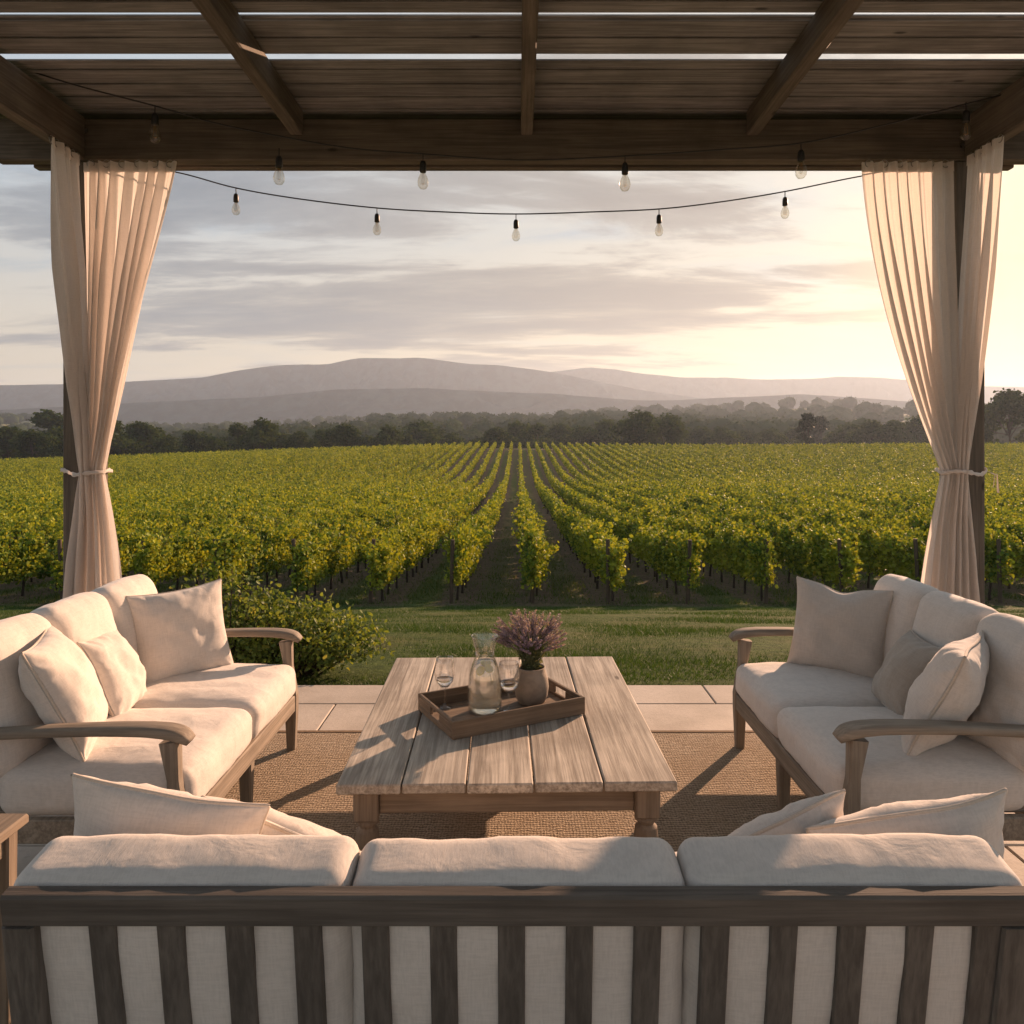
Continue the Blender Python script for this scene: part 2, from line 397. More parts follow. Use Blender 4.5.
# ------------------------------------------------------------------ mountains: real ridges with depth, standing beyond the plain
def ridge(name, D, depth, pts, seed, col, rough_amp=.7, base=-5):
    """crest heights (as seen heights above eye level at distance D) with spurs and gullies running down both flanks"""
    px = np.array([p[0] for p in pts], float); pyy = np.array([p[1] for p in pts], float)
    X = np.linspace((px[0] - 518) / 760 * D, (px[-1] - 518) / 760 * D, 420)
    H = 1.65 + (440 - np.interp((X / D * 760) + 518, px, pyy)) / 760 * D
    k = np.hanning(9); k /= k.sum(); H = np.convolve(np.pad(H, 4, mode='edge'), k, 'valid')
    T = np.linspace(-1, 1, 61); V = []
    for ti in T:
        for xi, h in zip(X, H):
            fl = (1 - abs(ti)) ** 1.15
            n = noise.hetero_terrain(Vector((xi / D * 9 + seed, ti * 2.2 + seed, seed)), .9, 2.1, 6, .7)
            nn = noise.fractal(Vector((xi / D * 16 + seed, ti * 3 + 5, seed)), .9, 2, 6)
            amp = (abs(ti)) ** .6 * (1 - abs(ti)) * rough_amp * 2.6
            V.append((xi, D + ti * depth + nn * depth * .05, base + (h - base) * (fl - (abs(nn) * 1.1 + .25 * abs(n - 1)) * amp) + nn * h * .022))
    V = np.array(V); nx = len(X); ii = np.arange(60)[:, None] * nx + np.arange(nx - 1)[None, :]
    F = np.stack([ii, ii + 1, ii + nx + 1, ii + nx], -1).reshape(-1, 4)
    m, nt, b = newmat(name + "_scrub"); t = NT(nt); n1 = t.noise(t.pos(), .02, 8, .7)
    t.L.new(t.mix(t.map(n1, .42, .6), col, tuple(c * 2.1 for c in col)), b.inputs['Base Color']); b.inputs['Roughness'].default_value = 1
    b.inputs['Specular IOR Level'].default_value = 0
    return tag(npmesh(name, V, F, m, smooth=True), kind='structure')
ridge("mountain_range", 2500, 620, [(-480, 392), (-200, 388), (0, 385), (60, 384), (100, 383), (150, 380.5), (200, 378), (240, 370), (270, 366), (300, 364.5), (330, 364), (345, 360), (365, 358), (400, 358.5),
      (420, 357.5), (440, 360), (470, 364), (500, 365), (530, 369), (560, 374), (600, 382), (640, 390), (700, 398), (800, 412), (900, 425), (1000, 436)], 2.3, (.020, .030, .034))
ridge("far_mountain_range", 3100, 480, [(300, 430), (400, 412), (470, 388), (520, 374), (560, 371), (590, 367.5), (610, 369), (640, 373), (680, 377.5), (720, 378), (760, 379.5), (800, 379), (840, 376.5), (880, 377.5), (920, 381),
      (980, 386), (1040, 388), (1200, 382), (1340, 386)], 7.7, (.022, .032, .034))
ridge("foothills", 1750, 260, [(-700, 412), (-300, 408), (0, 410), (150, 402), (260, 397), (330, 390), (420, 388), (500, 392), (560, 394), (640, 401), (720, 398), (800, 394), (870, 399), (950, 404), (1100, 400), (1400, 407)], 4.1, (.018, .028, .028), .5)

# haze: one closed box of even pale air round everything, its top just over the highest summit
def haze():
    m, nt, b = newmat("air"); nt.nodes.remove(b); v = nt.nodes.new('ShaderNodeVolumePrincipled')
    v.inputs['Color'].default_value = (.68, .82, 1.0, 1); v.inputs['Density'].default_value = .00020; v.inputs['Anisotropy'].default_value = .38
    nt.links.new(v.outputs[0], nt.nodes['Material Output'].inputs['Volume'])
    mb = MB(); mb.box((0, 1650, 141), (7200, 4100, 306), .01)
    tag(mb.build("haze", m), 'pale evening haze lying over the valley', 'haze', kind='stuff')
haze()

# ------------------------------------------------------------------ patio
def stonemat():
    m, nt, b = newmat("paving_stone"); t = NT(nt); p = t.coord(); isl = t.N.new('ShaderNodeNewGeometry').outputs['Random Per Island']
    n = t.noise(p, 3, 6, .6); n2 = t.noise(p, 45, 5, .7)
    c = t.mix(t.map(n, .3, .7), (.40, .345, .285), (.52, .455, .385))
    c = t.mix(t.map(isl, 0, 1, 0, .4), c, (.34, .29, .24)); c = t.mix(t.map(n2, .5, .75, 0, .45), c, (.27, .23, .19))
    t.L.new(c, b.inputs['Base Color']); b.inputs['Roughness'].default_value = .8; t.L.new(t.bump(t.math('ADD', n2, n), .35, .006), b.inputs['Normal'])
    return m
M_stone = stonemat()
pb = MB(); edges = [(4.76, 5.12), (4.30, 4.752), (3.70, 4.292), (3.1, 3.692), (2.5, 3.092), (1.9, 2.492), (1.3, 1.892), (.7, 1.292), (.1, .692), (-.5, .092), (-1.1, -.508), (-1.7, -1.108)]
for k, (a, c) in enumerate(edges):
    x = -5.2 - (.37 if k % 2 else 0) - .17 * k % .5
    while x < 5.2:
        w = .92; pb.box((x + w / 2, (a + c) / 2, -.03), (w - .008, c - a - .002, .06), .005); x += w
tag(pb.build("patio_paving", M_stone), kind='structure')
sb = MB(); sb.box((-.1, 1.68, -.145), (11.0, 6.86, .17), .01)
tag(sb.build("patio_slab", plain("mortar", (.25, .22, .19), .9)), kind='structure')

def rugmat():
    m, nt, b = newmat("jute"); t = NT(nt); p = t.coord(); n = t.noise(p, 4, 5, .6)
    def wv(sc, d, dist):
        w = t.N.new('ShaderNodeTexWave'); w.inputs['Scale'].default_value = sc; w.bands_direction = d; w.inputs['Distortion'].default_value = dist; w.inputs['Detail'].default_value = 4; w.inputs['Detail Scale'].default_value = 1.6; w.inputs['Detail Roughness'].default_value = .7
        t.L.new(p, w.inputs['Vector']); return w.outputs['Fac']
    f = t.noise(t.vec('MULTIPLY', p, (45., 170., 60.)), 1, 5, .75); f2 = t.noise(t.vec('MULTIPLY', p, (170., 60., 60.)), 1, 4, .7)
    h = t.math('ADD', t.math('ADD', t.math('MULTIPLY', wv(17, 'Y', 7.), .55), t.math('MULTIPLY', wv(23, 'X', 8.), .30)), t.math('ADD', t.math('MULTIPLY', f, .9), t.math('MULTIPLY', f2, .4)))
    c = t.mix(t.map(h, .65, 1.45), (.19, .148, .105), (.58, .475, .36))
    c = t.mix(t.map(n, .35, .7, 0, .5), c, (.33, .25, .17)); c = t.mix(t.map(f, .55, .75, 0, .5), c, (.60, .50, .38))
    t.L.new(c, b.inputs['Base Color']); b.inputs['Roughness'].default_value = .95; b.inputs['Specular IOR Level'].default_value = .1
    t.L.new(t.bump(h, 1.0, .009), b.inputs['Normal']); return m
rb = MB(); rb.box((0, 0, .007), (3.5, 3.2, .012), .005)
rug = rb.build("rug", rugmat(), loc=(.05, 2.68, 0)); tag(rug, 'coarse woven tan jute rug on the paving under the table', 'rug')
hb = MB()
for sx in (-1, 1): hb.box((sx * 1.735, 0, .0085), (.035, 3.2, .013), .005)
for sy in (-1, 1): hb.box((0, sy * 1.585, .0095), (3.5, .035, .013), .005)
hb.build("woven_edge", plain("jute_edge", (.22, .14, .075), .95, 0, .4, 60, .6), rug)

# ------------------------------------------------------------------ cushions and pillows
def cushion_mb(w, d, h, r=.045, bulge=(.012, .012, .03), seed=0, sag=0, n=26):
    """padded block centred at origin: rounded edges, crowned faces, slight wrinkles"""
    def axis(L):
        e = [0, .005, .012, .022, .034, .048]; c = np.linspace(.065, L - .065, max(2, int(L / .03))) if L > .2 else [L / 2 - .015, L / 2 + .015]
        return np.concatenate([e, c, [L - q for q in e[::-1]]]) - L / 2
    A = [axis(w), axis(d), axis(h)]; half = np.array([w, d, h]) / 2; mb = MB()
    for a in range(3):
        o = [q for q in range(3) if q != a]
        for sg in (-1, 1):
            U, Vv = A[o[0]], A[o[1]]; pts = []
            for u in U:
                for v in Vv:
                    p = np.zeros(3); p[a] = sg * half[a]; p[o[0]] = u; p[o[1]] = v
                    c = np.clip(p, -(half - r), half - r); dd = p - c; L = np.linalg.norm(dd)
                    q = c + dd / max(L, 1e-9) * r; nrm = dd / max(L, 1e-9)
                    t = q / half
                    for b in range(3):
                        o2 = [e for e in range(3) if e != b]
                        q[b] += np.sign(t[b]) * abs(t[b]) ** 2 * bulge[b] * (1 - t[o2[0]] ** 4) * (1 - t[o2[1]] ** 4)
                    nz = noise.fractal(Vector(q * 6) + Vector((seed, 0, seed * 2)), 1, 2, 3) * .006 + noise.noise(Vector((q[0] * 24, q[1] * 9, q[2] * 14 + seed))) * .0022
                    q = q + nrm * nz
                    if sag: q[2] -= sag * (1 - t[0] ** 2) * max(0, t[2]) * .5
                    pts.append(q)
            k = len(Vv); f = []
            for i in range(len(U) - 1):
                for j in range(k - 1):
                    qd = (i * k + j, (i + 1) * k + j, (i + 1) * k + j + 1, i * k + j + 1)
                    f.append(qd[::-1] if (sg > 0) == (a == 1) else qd)
            mb.add(pts, f)
    return mb
def weld(o, d=.0008):
    import bmesh
    bm = bmesh.new(); bm.from_mesh(o.data); bmesh.ops.remove_doubles(bm, verts=bm.verts, dist=d); bmesh.ops.recalc_face_normals(bm, faces=bm.faces); bm.to_mesh(o.data); bm.free()
    o.data.polygons.foreach_set('use_smooth', [True] * len(o.data.polygons)); return o
def pip_loop(w, d, z, r, rad=.0042):
    """piping along the rounded outline of a cushion face at height z"""
    mb = MB(); P = []
    for cx, cy_, a0 in ((w / 2 - r, d / 2 - r, 0), (-w / 2 + r, d / 2 - r, 90), (-w / 2 + r, -d / 2 + r, 180), (w / 2 - r, -d / 2 + r, 270)):
        for k in range(7):
            a = R(a0 + k * 15); P.append((cx + r * math.cos(a), cy_ + r * math.sin(a), z))
    P.append(P[0]); mb.sweep(P, rad * 2, rad * 2, n=6); return mb

def pillow(loc, size, yaw, lean, roll=0, mat=None, label='', seed=1, thick=.17, group='throw pillows on the sofas', chop=0.):
    """square scatter pillow: base centre at loc, plump middle, thin edges, pulled out corners"""
    w, h = size; n = 44; V = []; F = []
    u = np.sin(np.linspace(-math.pi / 2, math.pi / 2, n)); mb = MB()
    for sg in (-1, 1):
        pts = []
        for a in u:
            for b in u:
                x = a * w / 2 * (1 - .085 * (1 - b * b) * a * a); z = b * h / 2 * (1 - .085 * (1 - a * a) * b * b)
                if chop: z -= chop * math.exp(-(a / .32) ** 2) * max(0, b) ** 2
                pr = (max(0, 1 - abs(a) ** 2.3) * max(0, 1 - abs(b) ** 2.3)) ** .58
                e = 1 - max(abs(a), abs(b)); ang = math.atan2(b, a)
                wr = math.exp(-(e / .22) ** 2) * min(1, e / .05) * (.012 * noise.noise(Vector((ang * 5.5, seed * 3.1 + sg, 0))) + .009 * noise.noise(Vector((ang * 13, seed * 1.7, sg))))
                cr = .014 * noise.fractal(Vector((a * 1.7 + seed, b * 1.7, sg * 2 + seed)), 1, 2, 4) * pr
                dg = noise.noise(Vector(((a + b) * 2.2 + seed, (a - b) * .6, sg))) * .009 * pr
                y = sg * (thick / 2 * pr + .0045) + sg * (wr + cr + dg)
                y += .018 * noise.noise(Vector((a * .9 + seed, b * .9, 5)))
                pts.append((x, y, z + h / 2))
        f = []
        for i in range(n - 1):
            for j in range(n - 1):
                q = (i * n + j, (i + 1) * n + j, (i + 1) * n + j + 1, i * n + j + 1); f.append(q if sg < 0 else q[::-1])
        mb.add(pts, f); V.append(pts)
    rim = [i * n for i in range(n)] + [(n - 1) * n + j for j in range(1, n)] + [i * n + n - 1 for i in range(n - 2, -1, -1)] + [j for j in range(n - 2, 0, -1)]
    m0 = n * n
    mb.f += [(rim[k], rim[(k + 1) % len(rim)], m0 + rim[(k + 1) % len(rim)], m0 + rim[k]) for k in range(len(rim))]
    o = mb.build("throw_pillow", mat or M_pil, smooth=True); o.location = loc; o.rotation_euler = (-lean, roll, yaw)
    tag(o, label, 'pillow', group)
    P = [tuple((Vector(V[0][i]) + Vector(V[1][i])) / 2) for i in rim]; P.append(P[0]); P = P[:: 2] + [P[0]] if len(P) % 2 == 0 else P[::2]
    pm = MB(); pm.sweep(P, .0095, .0095, n=6); pm.build("piping", M_pipe, o, True)
    return o

# ------------------------------------------------------------------ sofas (local: width along x, back at y=0, seat towards +y)
def loveseat(loc, rz, label):
    T = empty("outdoor_sofa", loc, rz, label, "sofa", "pair of teak loveseats facing each other across the table")
    Wd, Dp = 1.40, .83; hw = Wd / 2
    f = MB()
    f.box((0, Dp - .022, .262), (Wd - .10, .036, .085), .005); f.box((0, .06, .262), (Wd - .1, .04, .085), .005)
    for s in (-1, 1): f.box((s * (hw - .045), Dp / 2 + .02, .262), (.035, Dp - .12, .085), .005)
    f.build("seat_frame", M_teak[0], T)
    sl_ = MB()
    for k in range(9): sl_.box((-.58 + k * .145, Dp / 2 + .02, .300), (.07, Dp - .13, .014), .003)
    sl_.build("seat_slats", M_teak[1], T)
    for s in (-1, 1):
        l = MB(); l.sweep([(s * (hw - .03), Dp - .03, 0), (s * (hw - .03), Dp - .03, .22), (s * (hw - .03), Dp - .03, .30), (s * (hw - .03), Dp - .045, .45), (s * (hw - .03), Dp - .06, .585)], [.042, .056, .058, .044, .052], [.042, .06, .062, .042, .066], up=(0, 1, 0))
        l.build("front_leg", M_teak[2], T)
        l = MB(); l.sweep([(s * (hw - .03), .0, 0), (s * (hw - .03), .03, .28), (s * (hw - .03), -.0, .5), (s * (hw - .03), -.105, .865)], [.042, .05, .05, .04], [.045, .055, .05, .04], up=(0, 1, 0))
        l.build("rear_leg", M_teak[2], T)
        a = MB(); ax = s * (hw - .025)
        pts = [(-.06, .600), (.08, .607), (.25, .618), (.42, .626), (.58, .630), (.70, .628), (.77, .622), (.81, .612), (.835, .598), (.845, .582)]
        yy = [p[0] for p in pts]; ys2 = np.concatenate([np.linspace(-.06, .68, 18), np.linspace(.70, .845, 16)]); sm = lambda v: np.interp(ys2, yy, v)
        k5 = np.array([1, 2, 3, 2, 1]) / 9.; smo = lambda v: np.convolve(np.pad(v, 2, mode='edge'), k5, 'valid')
        zz = smo(sm([p[1] for p in pts])); ww = smo(sm([.055, .06, .064, .070, .078, .084, .088, .086, .074, .050])); hh = smo(sm([.034, .034, .034, .036, .038, .04, .042, .042, .036, .022]))
        a.sweep([(ax, ys2[q], zz[q]) for q in range(len(ys2))], list(ww), list(hh), n=20, sq=.55)
        a.build("armrest", M_teak[1], T, True)
    l = MB(); l.sweep([(.0, Dp - .03, 0), (0, Dp - .03, .225)], [.042, .056], [.042, .056], up=(0, 1, 0)); l.build("front_leg", M_teak[2], T)
    b = MB(); b.box((0, -.098, .845), (Wd - .02, .038, .05), .008, None); b.build("top_rail", M_teak[0], T)
    b = MB(); b.box((0, .018, .37), (Wd - .09, .03, .05), .005); b.build("lower_rail", M_teak[0], T)
    for k in range(8):
        b = MB(); x = -.56 + k * .16; b.sweep([(x, .018, .39), (x, -.090, .825)], .05, .018, up=(0, 1, 0)); b.build("back_slat", M_teak[2], T)
    for k, s in enumerate((-1, 1)):
        c = cushion_mb(.655, .70, .165, .05, (.008, .012, .028), 3 + k + loc[0]); o = c.build("seat_cushion", M_cush, T); weld(o); o.location = (s * .329, Dp - .345, .388)
    for k in range(3):
        c = cushion_mb(.438, .165, .52, .06, (.006, .035, .018), 11 + k * 3 + loc[0]); o = c.build("back_cushion", M_cush, T); weld(o)
        o.location = ((k - 1) * .441, .055, .675); o.rotation_euler = (R(13.5), 0, 0)
    return T
loveseat((-2.0, 3.36, 0), R(-90), 'teak loveseat with sunlit cream cushions beside the bush and the white curtain')
loveseat((1.98, 3.38, 0), R(90), 'teak loveseat with cream cushions in shade, a taupe pillow among those on it')

def big_sofa():
    T = empty("outdoor_sofa", (.0, 1.5, 0), 0, 'long slat-backed sofa in the foreground seen from behind, three cream cushions', "sofa")
    ln = math.tan(R(9)); Y = lambda z: (.76 - z) * ln
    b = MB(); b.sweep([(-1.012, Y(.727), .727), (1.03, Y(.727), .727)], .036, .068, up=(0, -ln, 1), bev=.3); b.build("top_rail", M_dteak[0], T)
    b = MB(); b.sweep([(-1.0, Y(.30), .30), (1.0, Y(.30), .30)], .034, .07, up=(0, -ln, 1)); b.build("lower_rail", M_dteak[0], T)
    xs_ = [-.823 + k * .135 for k in range(14)]
    for k, x in enumerate(xs_):
        if abs(x) > .96: continue
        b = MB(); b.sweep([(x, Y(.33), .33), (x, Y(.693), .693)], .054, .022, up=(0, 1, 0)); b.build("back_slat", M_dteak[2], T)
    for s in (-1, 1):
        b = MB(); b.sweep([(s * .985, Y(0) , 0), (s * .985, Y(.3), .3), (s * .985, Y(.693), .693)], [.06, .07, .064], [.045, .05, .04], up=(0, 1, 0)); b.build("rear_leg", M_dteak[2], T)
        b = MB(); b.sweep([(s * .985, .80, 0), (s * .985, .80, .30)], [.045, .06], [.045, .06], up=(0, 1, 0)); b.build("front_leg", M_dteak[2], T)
    f = MB(); f.box((0, .81, .262), (1.9, .036, .085), .005)
    for s in (-1, 1): f.box((s * .985, .46, .262), (.035, .60, .085), .005)
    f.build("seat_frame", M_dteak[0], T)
    for k in range(3):
        c = cushion_mb(.672, .60, .16, .05, (.008, .012, .022), 31 + k); o = c.build("seat_cushion", M_cush, T); weld(o); o.location = ((k - 1) * .676, .45, .365)
        w = .684; c = cushion_mb(w, .165, .50, .042, (.004, .018, .006), 41 + k * 2.3); o = c.build("back_cushion", M_cush, T); weld(o)
        o.location = ((k - 1) * .687, .134, .531 + .006 * abs(k - 1)); o.rotation_euler = (R(10), 0, 0)
    return T
big_sofa()

PG = 'cream throw pillows scattered on the sofas'
pillow((-1.64, 3.78, .462), (.465, .455), R(45), R(13), R(-3), M_pil, 'large square cream pillow at the far end of the left loveseat', 1, group=PG)
pillow((-1.70, 3.36, .462), (.38, .37), R(98), R(26), R(3), M_pil, 'small cream pillow leaning between two larger ones on the left loveseat', 2, .15, group=PG)
pillow((-1.655, 2.97, .47), (.46, .47), R(112), R(25), R(0), M_pil, 'plump piped cream pillow behind the near armrest of the left loveseat', 3, .2, group=PG)
pillow((1.595, 3.84, .462), (.475, .46), R(-40), R(13), R(2), M_pil_g, 'large square pale grey pillow at the far end of the right loveseat', 4, chop=.03, group=PG)
pillow((1.62, 3.36, .462), (.38, .36), R(-98), R(30), R(-2), M_pil_t, 'taupe pillow, the darkest, half hidden behind a plump one', 5, .16, group=PG)
pillow((1.57, 2.98, .465), (.46, .46), R(-128), R(24), R(0), M_pil, 'plump cream pillow with piped seam in front of the taupe one', 6, .2, group=PG)
pillow((1.80, 2.84, .465), (.34, .34), R(-80), R(16), R(0), M_pil, 'cream pillow mostly hidden behind the near armrest of the right loveseat', 7, .13, group=PG)
pillow((-.90, 1.89, .44), (.46, .40), R(4), R(-14), R(11), M_pil, 'cream pillow with a high left corner, poking above the foreground sofa', 8, .17, group=PG)
pillow((-.62, 2.02, .44), (.42, .33), R(-10), R(-30), R(14), M_pil, 'low cream pillow lying beside another, nearest the left end of the table', 9, .17, group=PG)
pillow((.70, 2.0, .43), (.40, .33), R(8), R(-24), R(-19), M_pil, 'smaller of two pointed cream pillows above the right end of the foreground sofa', 10, .15, group=PG)
pillow((1.0, 1.90, .44), (.46, .38), R(-4), R(-20), R(-14), M_pil, 'larger pointed cream pillow above the right end of the foreground sofa', 11, .18, group=PG)

def side_table():
    T = empty("side_table", (-1.65, 1.81, 0), 0, 'weathered wooden side table at the left end of the foreground sofa', 'side table')
    b = MB()
    for k in range(5): b.box((-.20 + k * .112, 0, .607), (.108, .58, .028), .006)
    b.build("tabletop", M_tbl[1], T)
    b = MB()
    for s in (-1, 1): b.box((0, s * .25, .56), (.46, .022, .06), .003); b.box((s * .24 + .02, 0, .56), (.022, .46, .06), .003)
    b.build("apron", M_tbl[0], T)
    for sx in (-1, 1):
        for sy in (-1, 1):
            b = MB(); b.sweep([(.02 + sx * .24, sy * .25, 0), (.02 + sx * .24, sy * .25, .593)], [.035, .045], [.035, .045], up=(0, 1, 0)); b.build("leg", M_tbl[2], T)
side_table()

# ------------------------------------------------------------------ coffee table and what stands on it
TH = .45
def coffee_table():
    T = empty("coffee_table", (-.055, 3.43, 0), R(1.4), 'low weathered plank coffee table with turned legs in the middle of the rug', 'coffee table')
    b = MB(); hw, hl = .60, .775; fr = [0, .19, .38, .577, .782, 1.0]
    for k in range(5):
        x0, x1 = -hw + fr[k] * 1.2, -hw + fr[k + 1] * 1.2; dl = [.0, .004, -.003, .003, .001][k]
        b.box(((x0 + x1) / 2, dl, TH - .018 - [0, .0012, 0, .0015, .0005][k]), (x1 - x0 - .0055, hl * 2, .036), .005)
    b.build("tabletop", M_top, T)
    b = MB()
    for s in (-1, 1): b.box((0, s * (hl - .10), .360), (.92, .024, .108), .003); b.box((s * .505, 0, .360), (.024, 1.28, .108), .003)
    b.build("apron", M_tbl[0], T)
    for sx in (-1, 1):
        for sy in (-1, 1):
            c = (sx * .505, sy * (hl - .10)); b = MB(); b.box((*c, .352), (.088, .088, .124), .005)
            b.lathe([(0, .295), (.034, .292), (.042, .284), (.042, .274), (.030, .266), (.028, .258), (.040, .246), (.044, .21), (.040, .15), (.034, .09), (.028, .06), (.036, .05), (.036, .04), (.028, .032), (.033, .018), (.031, 0), (0, 0)], 24, (*c, 0))
            o = b.build("leg", M_tbl[2], T)
coffee_table()

def tray():
    T = empty("serving_tray", (-.075, 3.355, TH), R(28), 'rectangular brown wooden tray with cut-out handles on the coffee table', 'tray')
    b = MB(); b.box((0, 0, .007), (.605, .365, .012), .002); b.build("base", M_tray[0], T)
    for s in (-1, 1): b = MB(); b.box((0, s * .189, .037), (.63, .015, .074), .003); b.build("long_side", M_tray[0], T)
    for s in (-1, 1):
        b = MB(); x = s * .307; b.box((x, 0, .013), (.015, .362, .026), .003); b.box((x, 0, .066), (.0152, .362, .016), .003)
        for q in (-1, 1): b.box((x, q * .116, .042), (.0148, .130, .034), .002)
        b.build("handle_side", M_tray[1], T)
    return T
tray()
TF = TH + .0135
def carafe():
    T = empty("carafe", (-.145, 3.315, TF), 0, 'glass carafe of pale lemon water on the tray', 'carafe')
    out = [(.056, 0), (.064, .004), (.068, .03), (.0685, .07), (.066, .12), (.061, .17), (.052, .205), (.043, .235), (.0395, .255), (.041, .275), (.048, .305), (.056, .328), (.058, .334)]
    inn = [(r - .0028, z) for r, z in out[::-1][:-1]]; inn[-1] = (.06, .010); inn.append((0, .010))
    out = [(r * (1.1 if z < .22 else 1.03), z) for r, z in out]; inn = [(r * (1.1 if z < .22 else 1.03), z) for r, z in inn]
    b = MB(); b.lathe([(0, 0)] + out + inn, 48); b.build("glass", M_glass, T, True)
    m, nt, bs = newmat("lemon_water"); bs.inputs['Transmission Weight'].default_value = .80; bs.inputs['IOR'].default_value = 1.2; bs.inputs['Roughness'].default_value = .06; bs.inputs['Base Color'].default_value = (1, .98, .86, 1)
    b = MB(); b.lathe([(r * 1.09 if z < .21 else r, z) for r, z in [(0, .0115), (.058, .0115), (.0645, .03), (.065, .07), (.0625, .12), (.0575, .17), (.049, .203), (.042, .223), (0, .223)]], 48); b.build("water", m, T, True)
    mb_ = MB(); mb_.lathe([(.0385, .2545), (.0415, .2545), (.0415, .2575), (.0385, .2575), (.0385, .2545)], 40); mb_.build("neck_band", M_glass, T, True)
carafe()
def lemon_slices():
    m, nt, b = newmat("lemon"); t = NT(nt); b.inputs['Base Color'].default_value = (.86, .62, .05, 1); b.inputs['Roughness'].default_value = .4; b.inputs['Subsurface Weight'].default_value = .2; b.inputs['Subsurface Radius'].default_value = (.01, .006, .002)
    m2 = plain("lemon_flesh", (.86, .62, .08), .3)
    for k, (x, y, z, rx, rz, tx) in enumerate([(-.016, -.036, .190, 58, -32, 'left'), (.018, -.030, .197, 40, 38, 'right'), (.004, .012, .205, 25, 10, 'rear')]):
        o = MB(); o.lathe([(0, -.003), (.019, -.003), (.0205, 0), (.019, .003), (0, .003)], 28); s_ = o.build("lemon_slice", m, smooth=False, loc=(-.145 + x, 3.315 + y, TF + z)); s_.rotation_euler = (R(rx), 0, R(rz))
        tag(s_, {'left': 'left of the two upright lemon slices near the top of the carafe', 'right': 'right of the two upright lemon slices near the top of the carafe', 'rear': 'lemon slice floating behind two others in the carafe'}[tx], 'lemon slice', 'lemon slices floating in the carafe')
        q = MB()
        for j in range(8):
            a = j * math.pi / 4; q.box((math.cos(a) * .0095, math.sin(a) * .0095, 0), (.012, .005, .0072), .002, Matrix.Rotation(a, 3, 'Z'))
        q.build("flesh", m2, s_)
lemon_slices()
def wine_glass(x, y, h, r, label):
    T = empty("wine_glass", (x, y, TF), 0, label, 'wine glass', 'stemmed glasses on the tray')
    k = h / .21
    out = [(.0, .0), (.033, 0), (.034, .0015), (.02, .006), (.006, .012), (.0038, .03), (.0038, .072 * k), (.007, .08 * k), (.5 * r, .092 * k), (.86 * r, .112 * k), (r, .138 * k), (.98 * r, .165 * k), (.9 * r, .19 * k), (.84 * r, h)]
    inn = [(.84 * r - .0014, h)] + [(q - .0014, z + .001) for q, z in out[-2:-6:-1]] + [(.4 * r, .0905 * k), (0, .0875 * k)]
    b = MB(); b.lathe(out + inn, 40); b.build("glass", M_glass, T, True)
    b = MB(); b.lathe([(0, .0885 * k), (.4 * r, .0917 * k), (.80 * r, .1125 * k), (.88 * r, .121 * k), (0, .121 * k)], 36)
    m, nt, bs = newmat("water_in_glass"); bs.inputs['Transmission Weight'].default_value = 1; bs.inputs['IOR'].default_value = 1.33; bs.inputs['Roughness'].default_value = .0; bs.inputs['Base Color'].default_value = (.95, .9, .85, 1)
    b.build("water", m, T, True)
wine_glass(-.325, 3.365, .225, .045, 'clear stemmed glass at the left corner of the tray')
wine_glass(-.040, 3.32, .215, .050, 'rounder stemmed glass between the carafe and the lavender pot')
PX, PYY = .060, 3.435
def pot():
    b = MB(); b.lathe([(0, 0), (.052, 0), (.060, .006), (.073, .035), (.079, .075), (.076, .115), (.066, .142), (.061, .152), (.064, .160), (.060, .163), (.055, .155), (.060, .14), (.068, .11), (.0, .105)], 48, wob=.012)
    o = b.build("flower_pot", M_pot, smooth=True, loc=(PX, PYY, TF)); tag(o, 'round beige stoneware pot holding lavender on the tray', 'pot')
    s = MB(); s.lathe([(.0, .138), (.04, .142), (.0615, .1385), (.0, .12)], 32); s.build("soil", plain("potting_soil", (.05, .035, .025), .95, 0, .5, 90, 1.), o, True)
pot()
def lavender():
    T = empty("lavender", (PX, PYY, TF + .14), 0, 'bushy bunch of purple lavender growing in the stoneware pot', 'lavender')
    st, fl, C = MB(), MB(), []
    lv = []
    for k in range(230):
        a = random.uniform(0, 2 * math.pi); sp = random.random() ** .55; r0 = random.uniform(0, .035); tilt = sp * .74; L = random.uniform(.19, .275) * (1 - .18 * sp * sp)
        P = []
        for i in range(7):
            q = i / 6; rr = r0 + math.sin(tilt * (q ** 1.2)) * L * q * 1.02; P.append((math.cos(a) * rr + random.gauss(0, .001), math.sin(a) * rr + random.gauss(0, .001), math.cos(tilt * q) * L * q))
        st.sweep(P, .0018, .0018, n=4)
        tip = Vector(P[-1]); dr = (Vector(P[-1]) - Vector(P[-3])).normalized(); n_ = random.randint(8, 13); Ls = random.uniform(.035, .085)
        for j in range(n_):
            c = tip - dr * (Ls * j / n_) + dr * .012; w = .0042 * (1 - .45 * abs(j / n_ - .4)); 
            for e in range(3):
                an = e * 2.1 + j * 1.2; C.append((c.x + math.cos(an) * w, c.y + math.sin(an) * w, c.z))
        for j in range(4): q = random.uniform(.1, .62); i = int(q * 6); p = Vector(P[i]); lv.append((p.x + random.gauss(0, .005), p.y + random.gauss(0, .005), p.z))
    st.build("stems", plain("lavender_stem", (.10, .12, .055), .8, 0, .4), T)
    V, Fc = leaves(np.array(C), rng.uniform(.005, .0095, len(C)), fold=.5, aspect=.9)
    npmesh("flowers", V, Fc, leafmat("lavender_bloom", (.17, .135, .215), (.36, .30, .42), (.36, .32, .29), .3, big=30), T)
    V, Fc = leaves(np.array(lv), rng.uniform(.014, .03, len(lv)), normal=np.array([[.8, .3, .1]]), spread=1., aspect=.28)
    npmesh("foliage", V, Fc, leafmat("lavender_leaf", (.07, .10, .05), (.14, .17, .09), (.2, .19, .1), .3, big=30), T)
lavender()

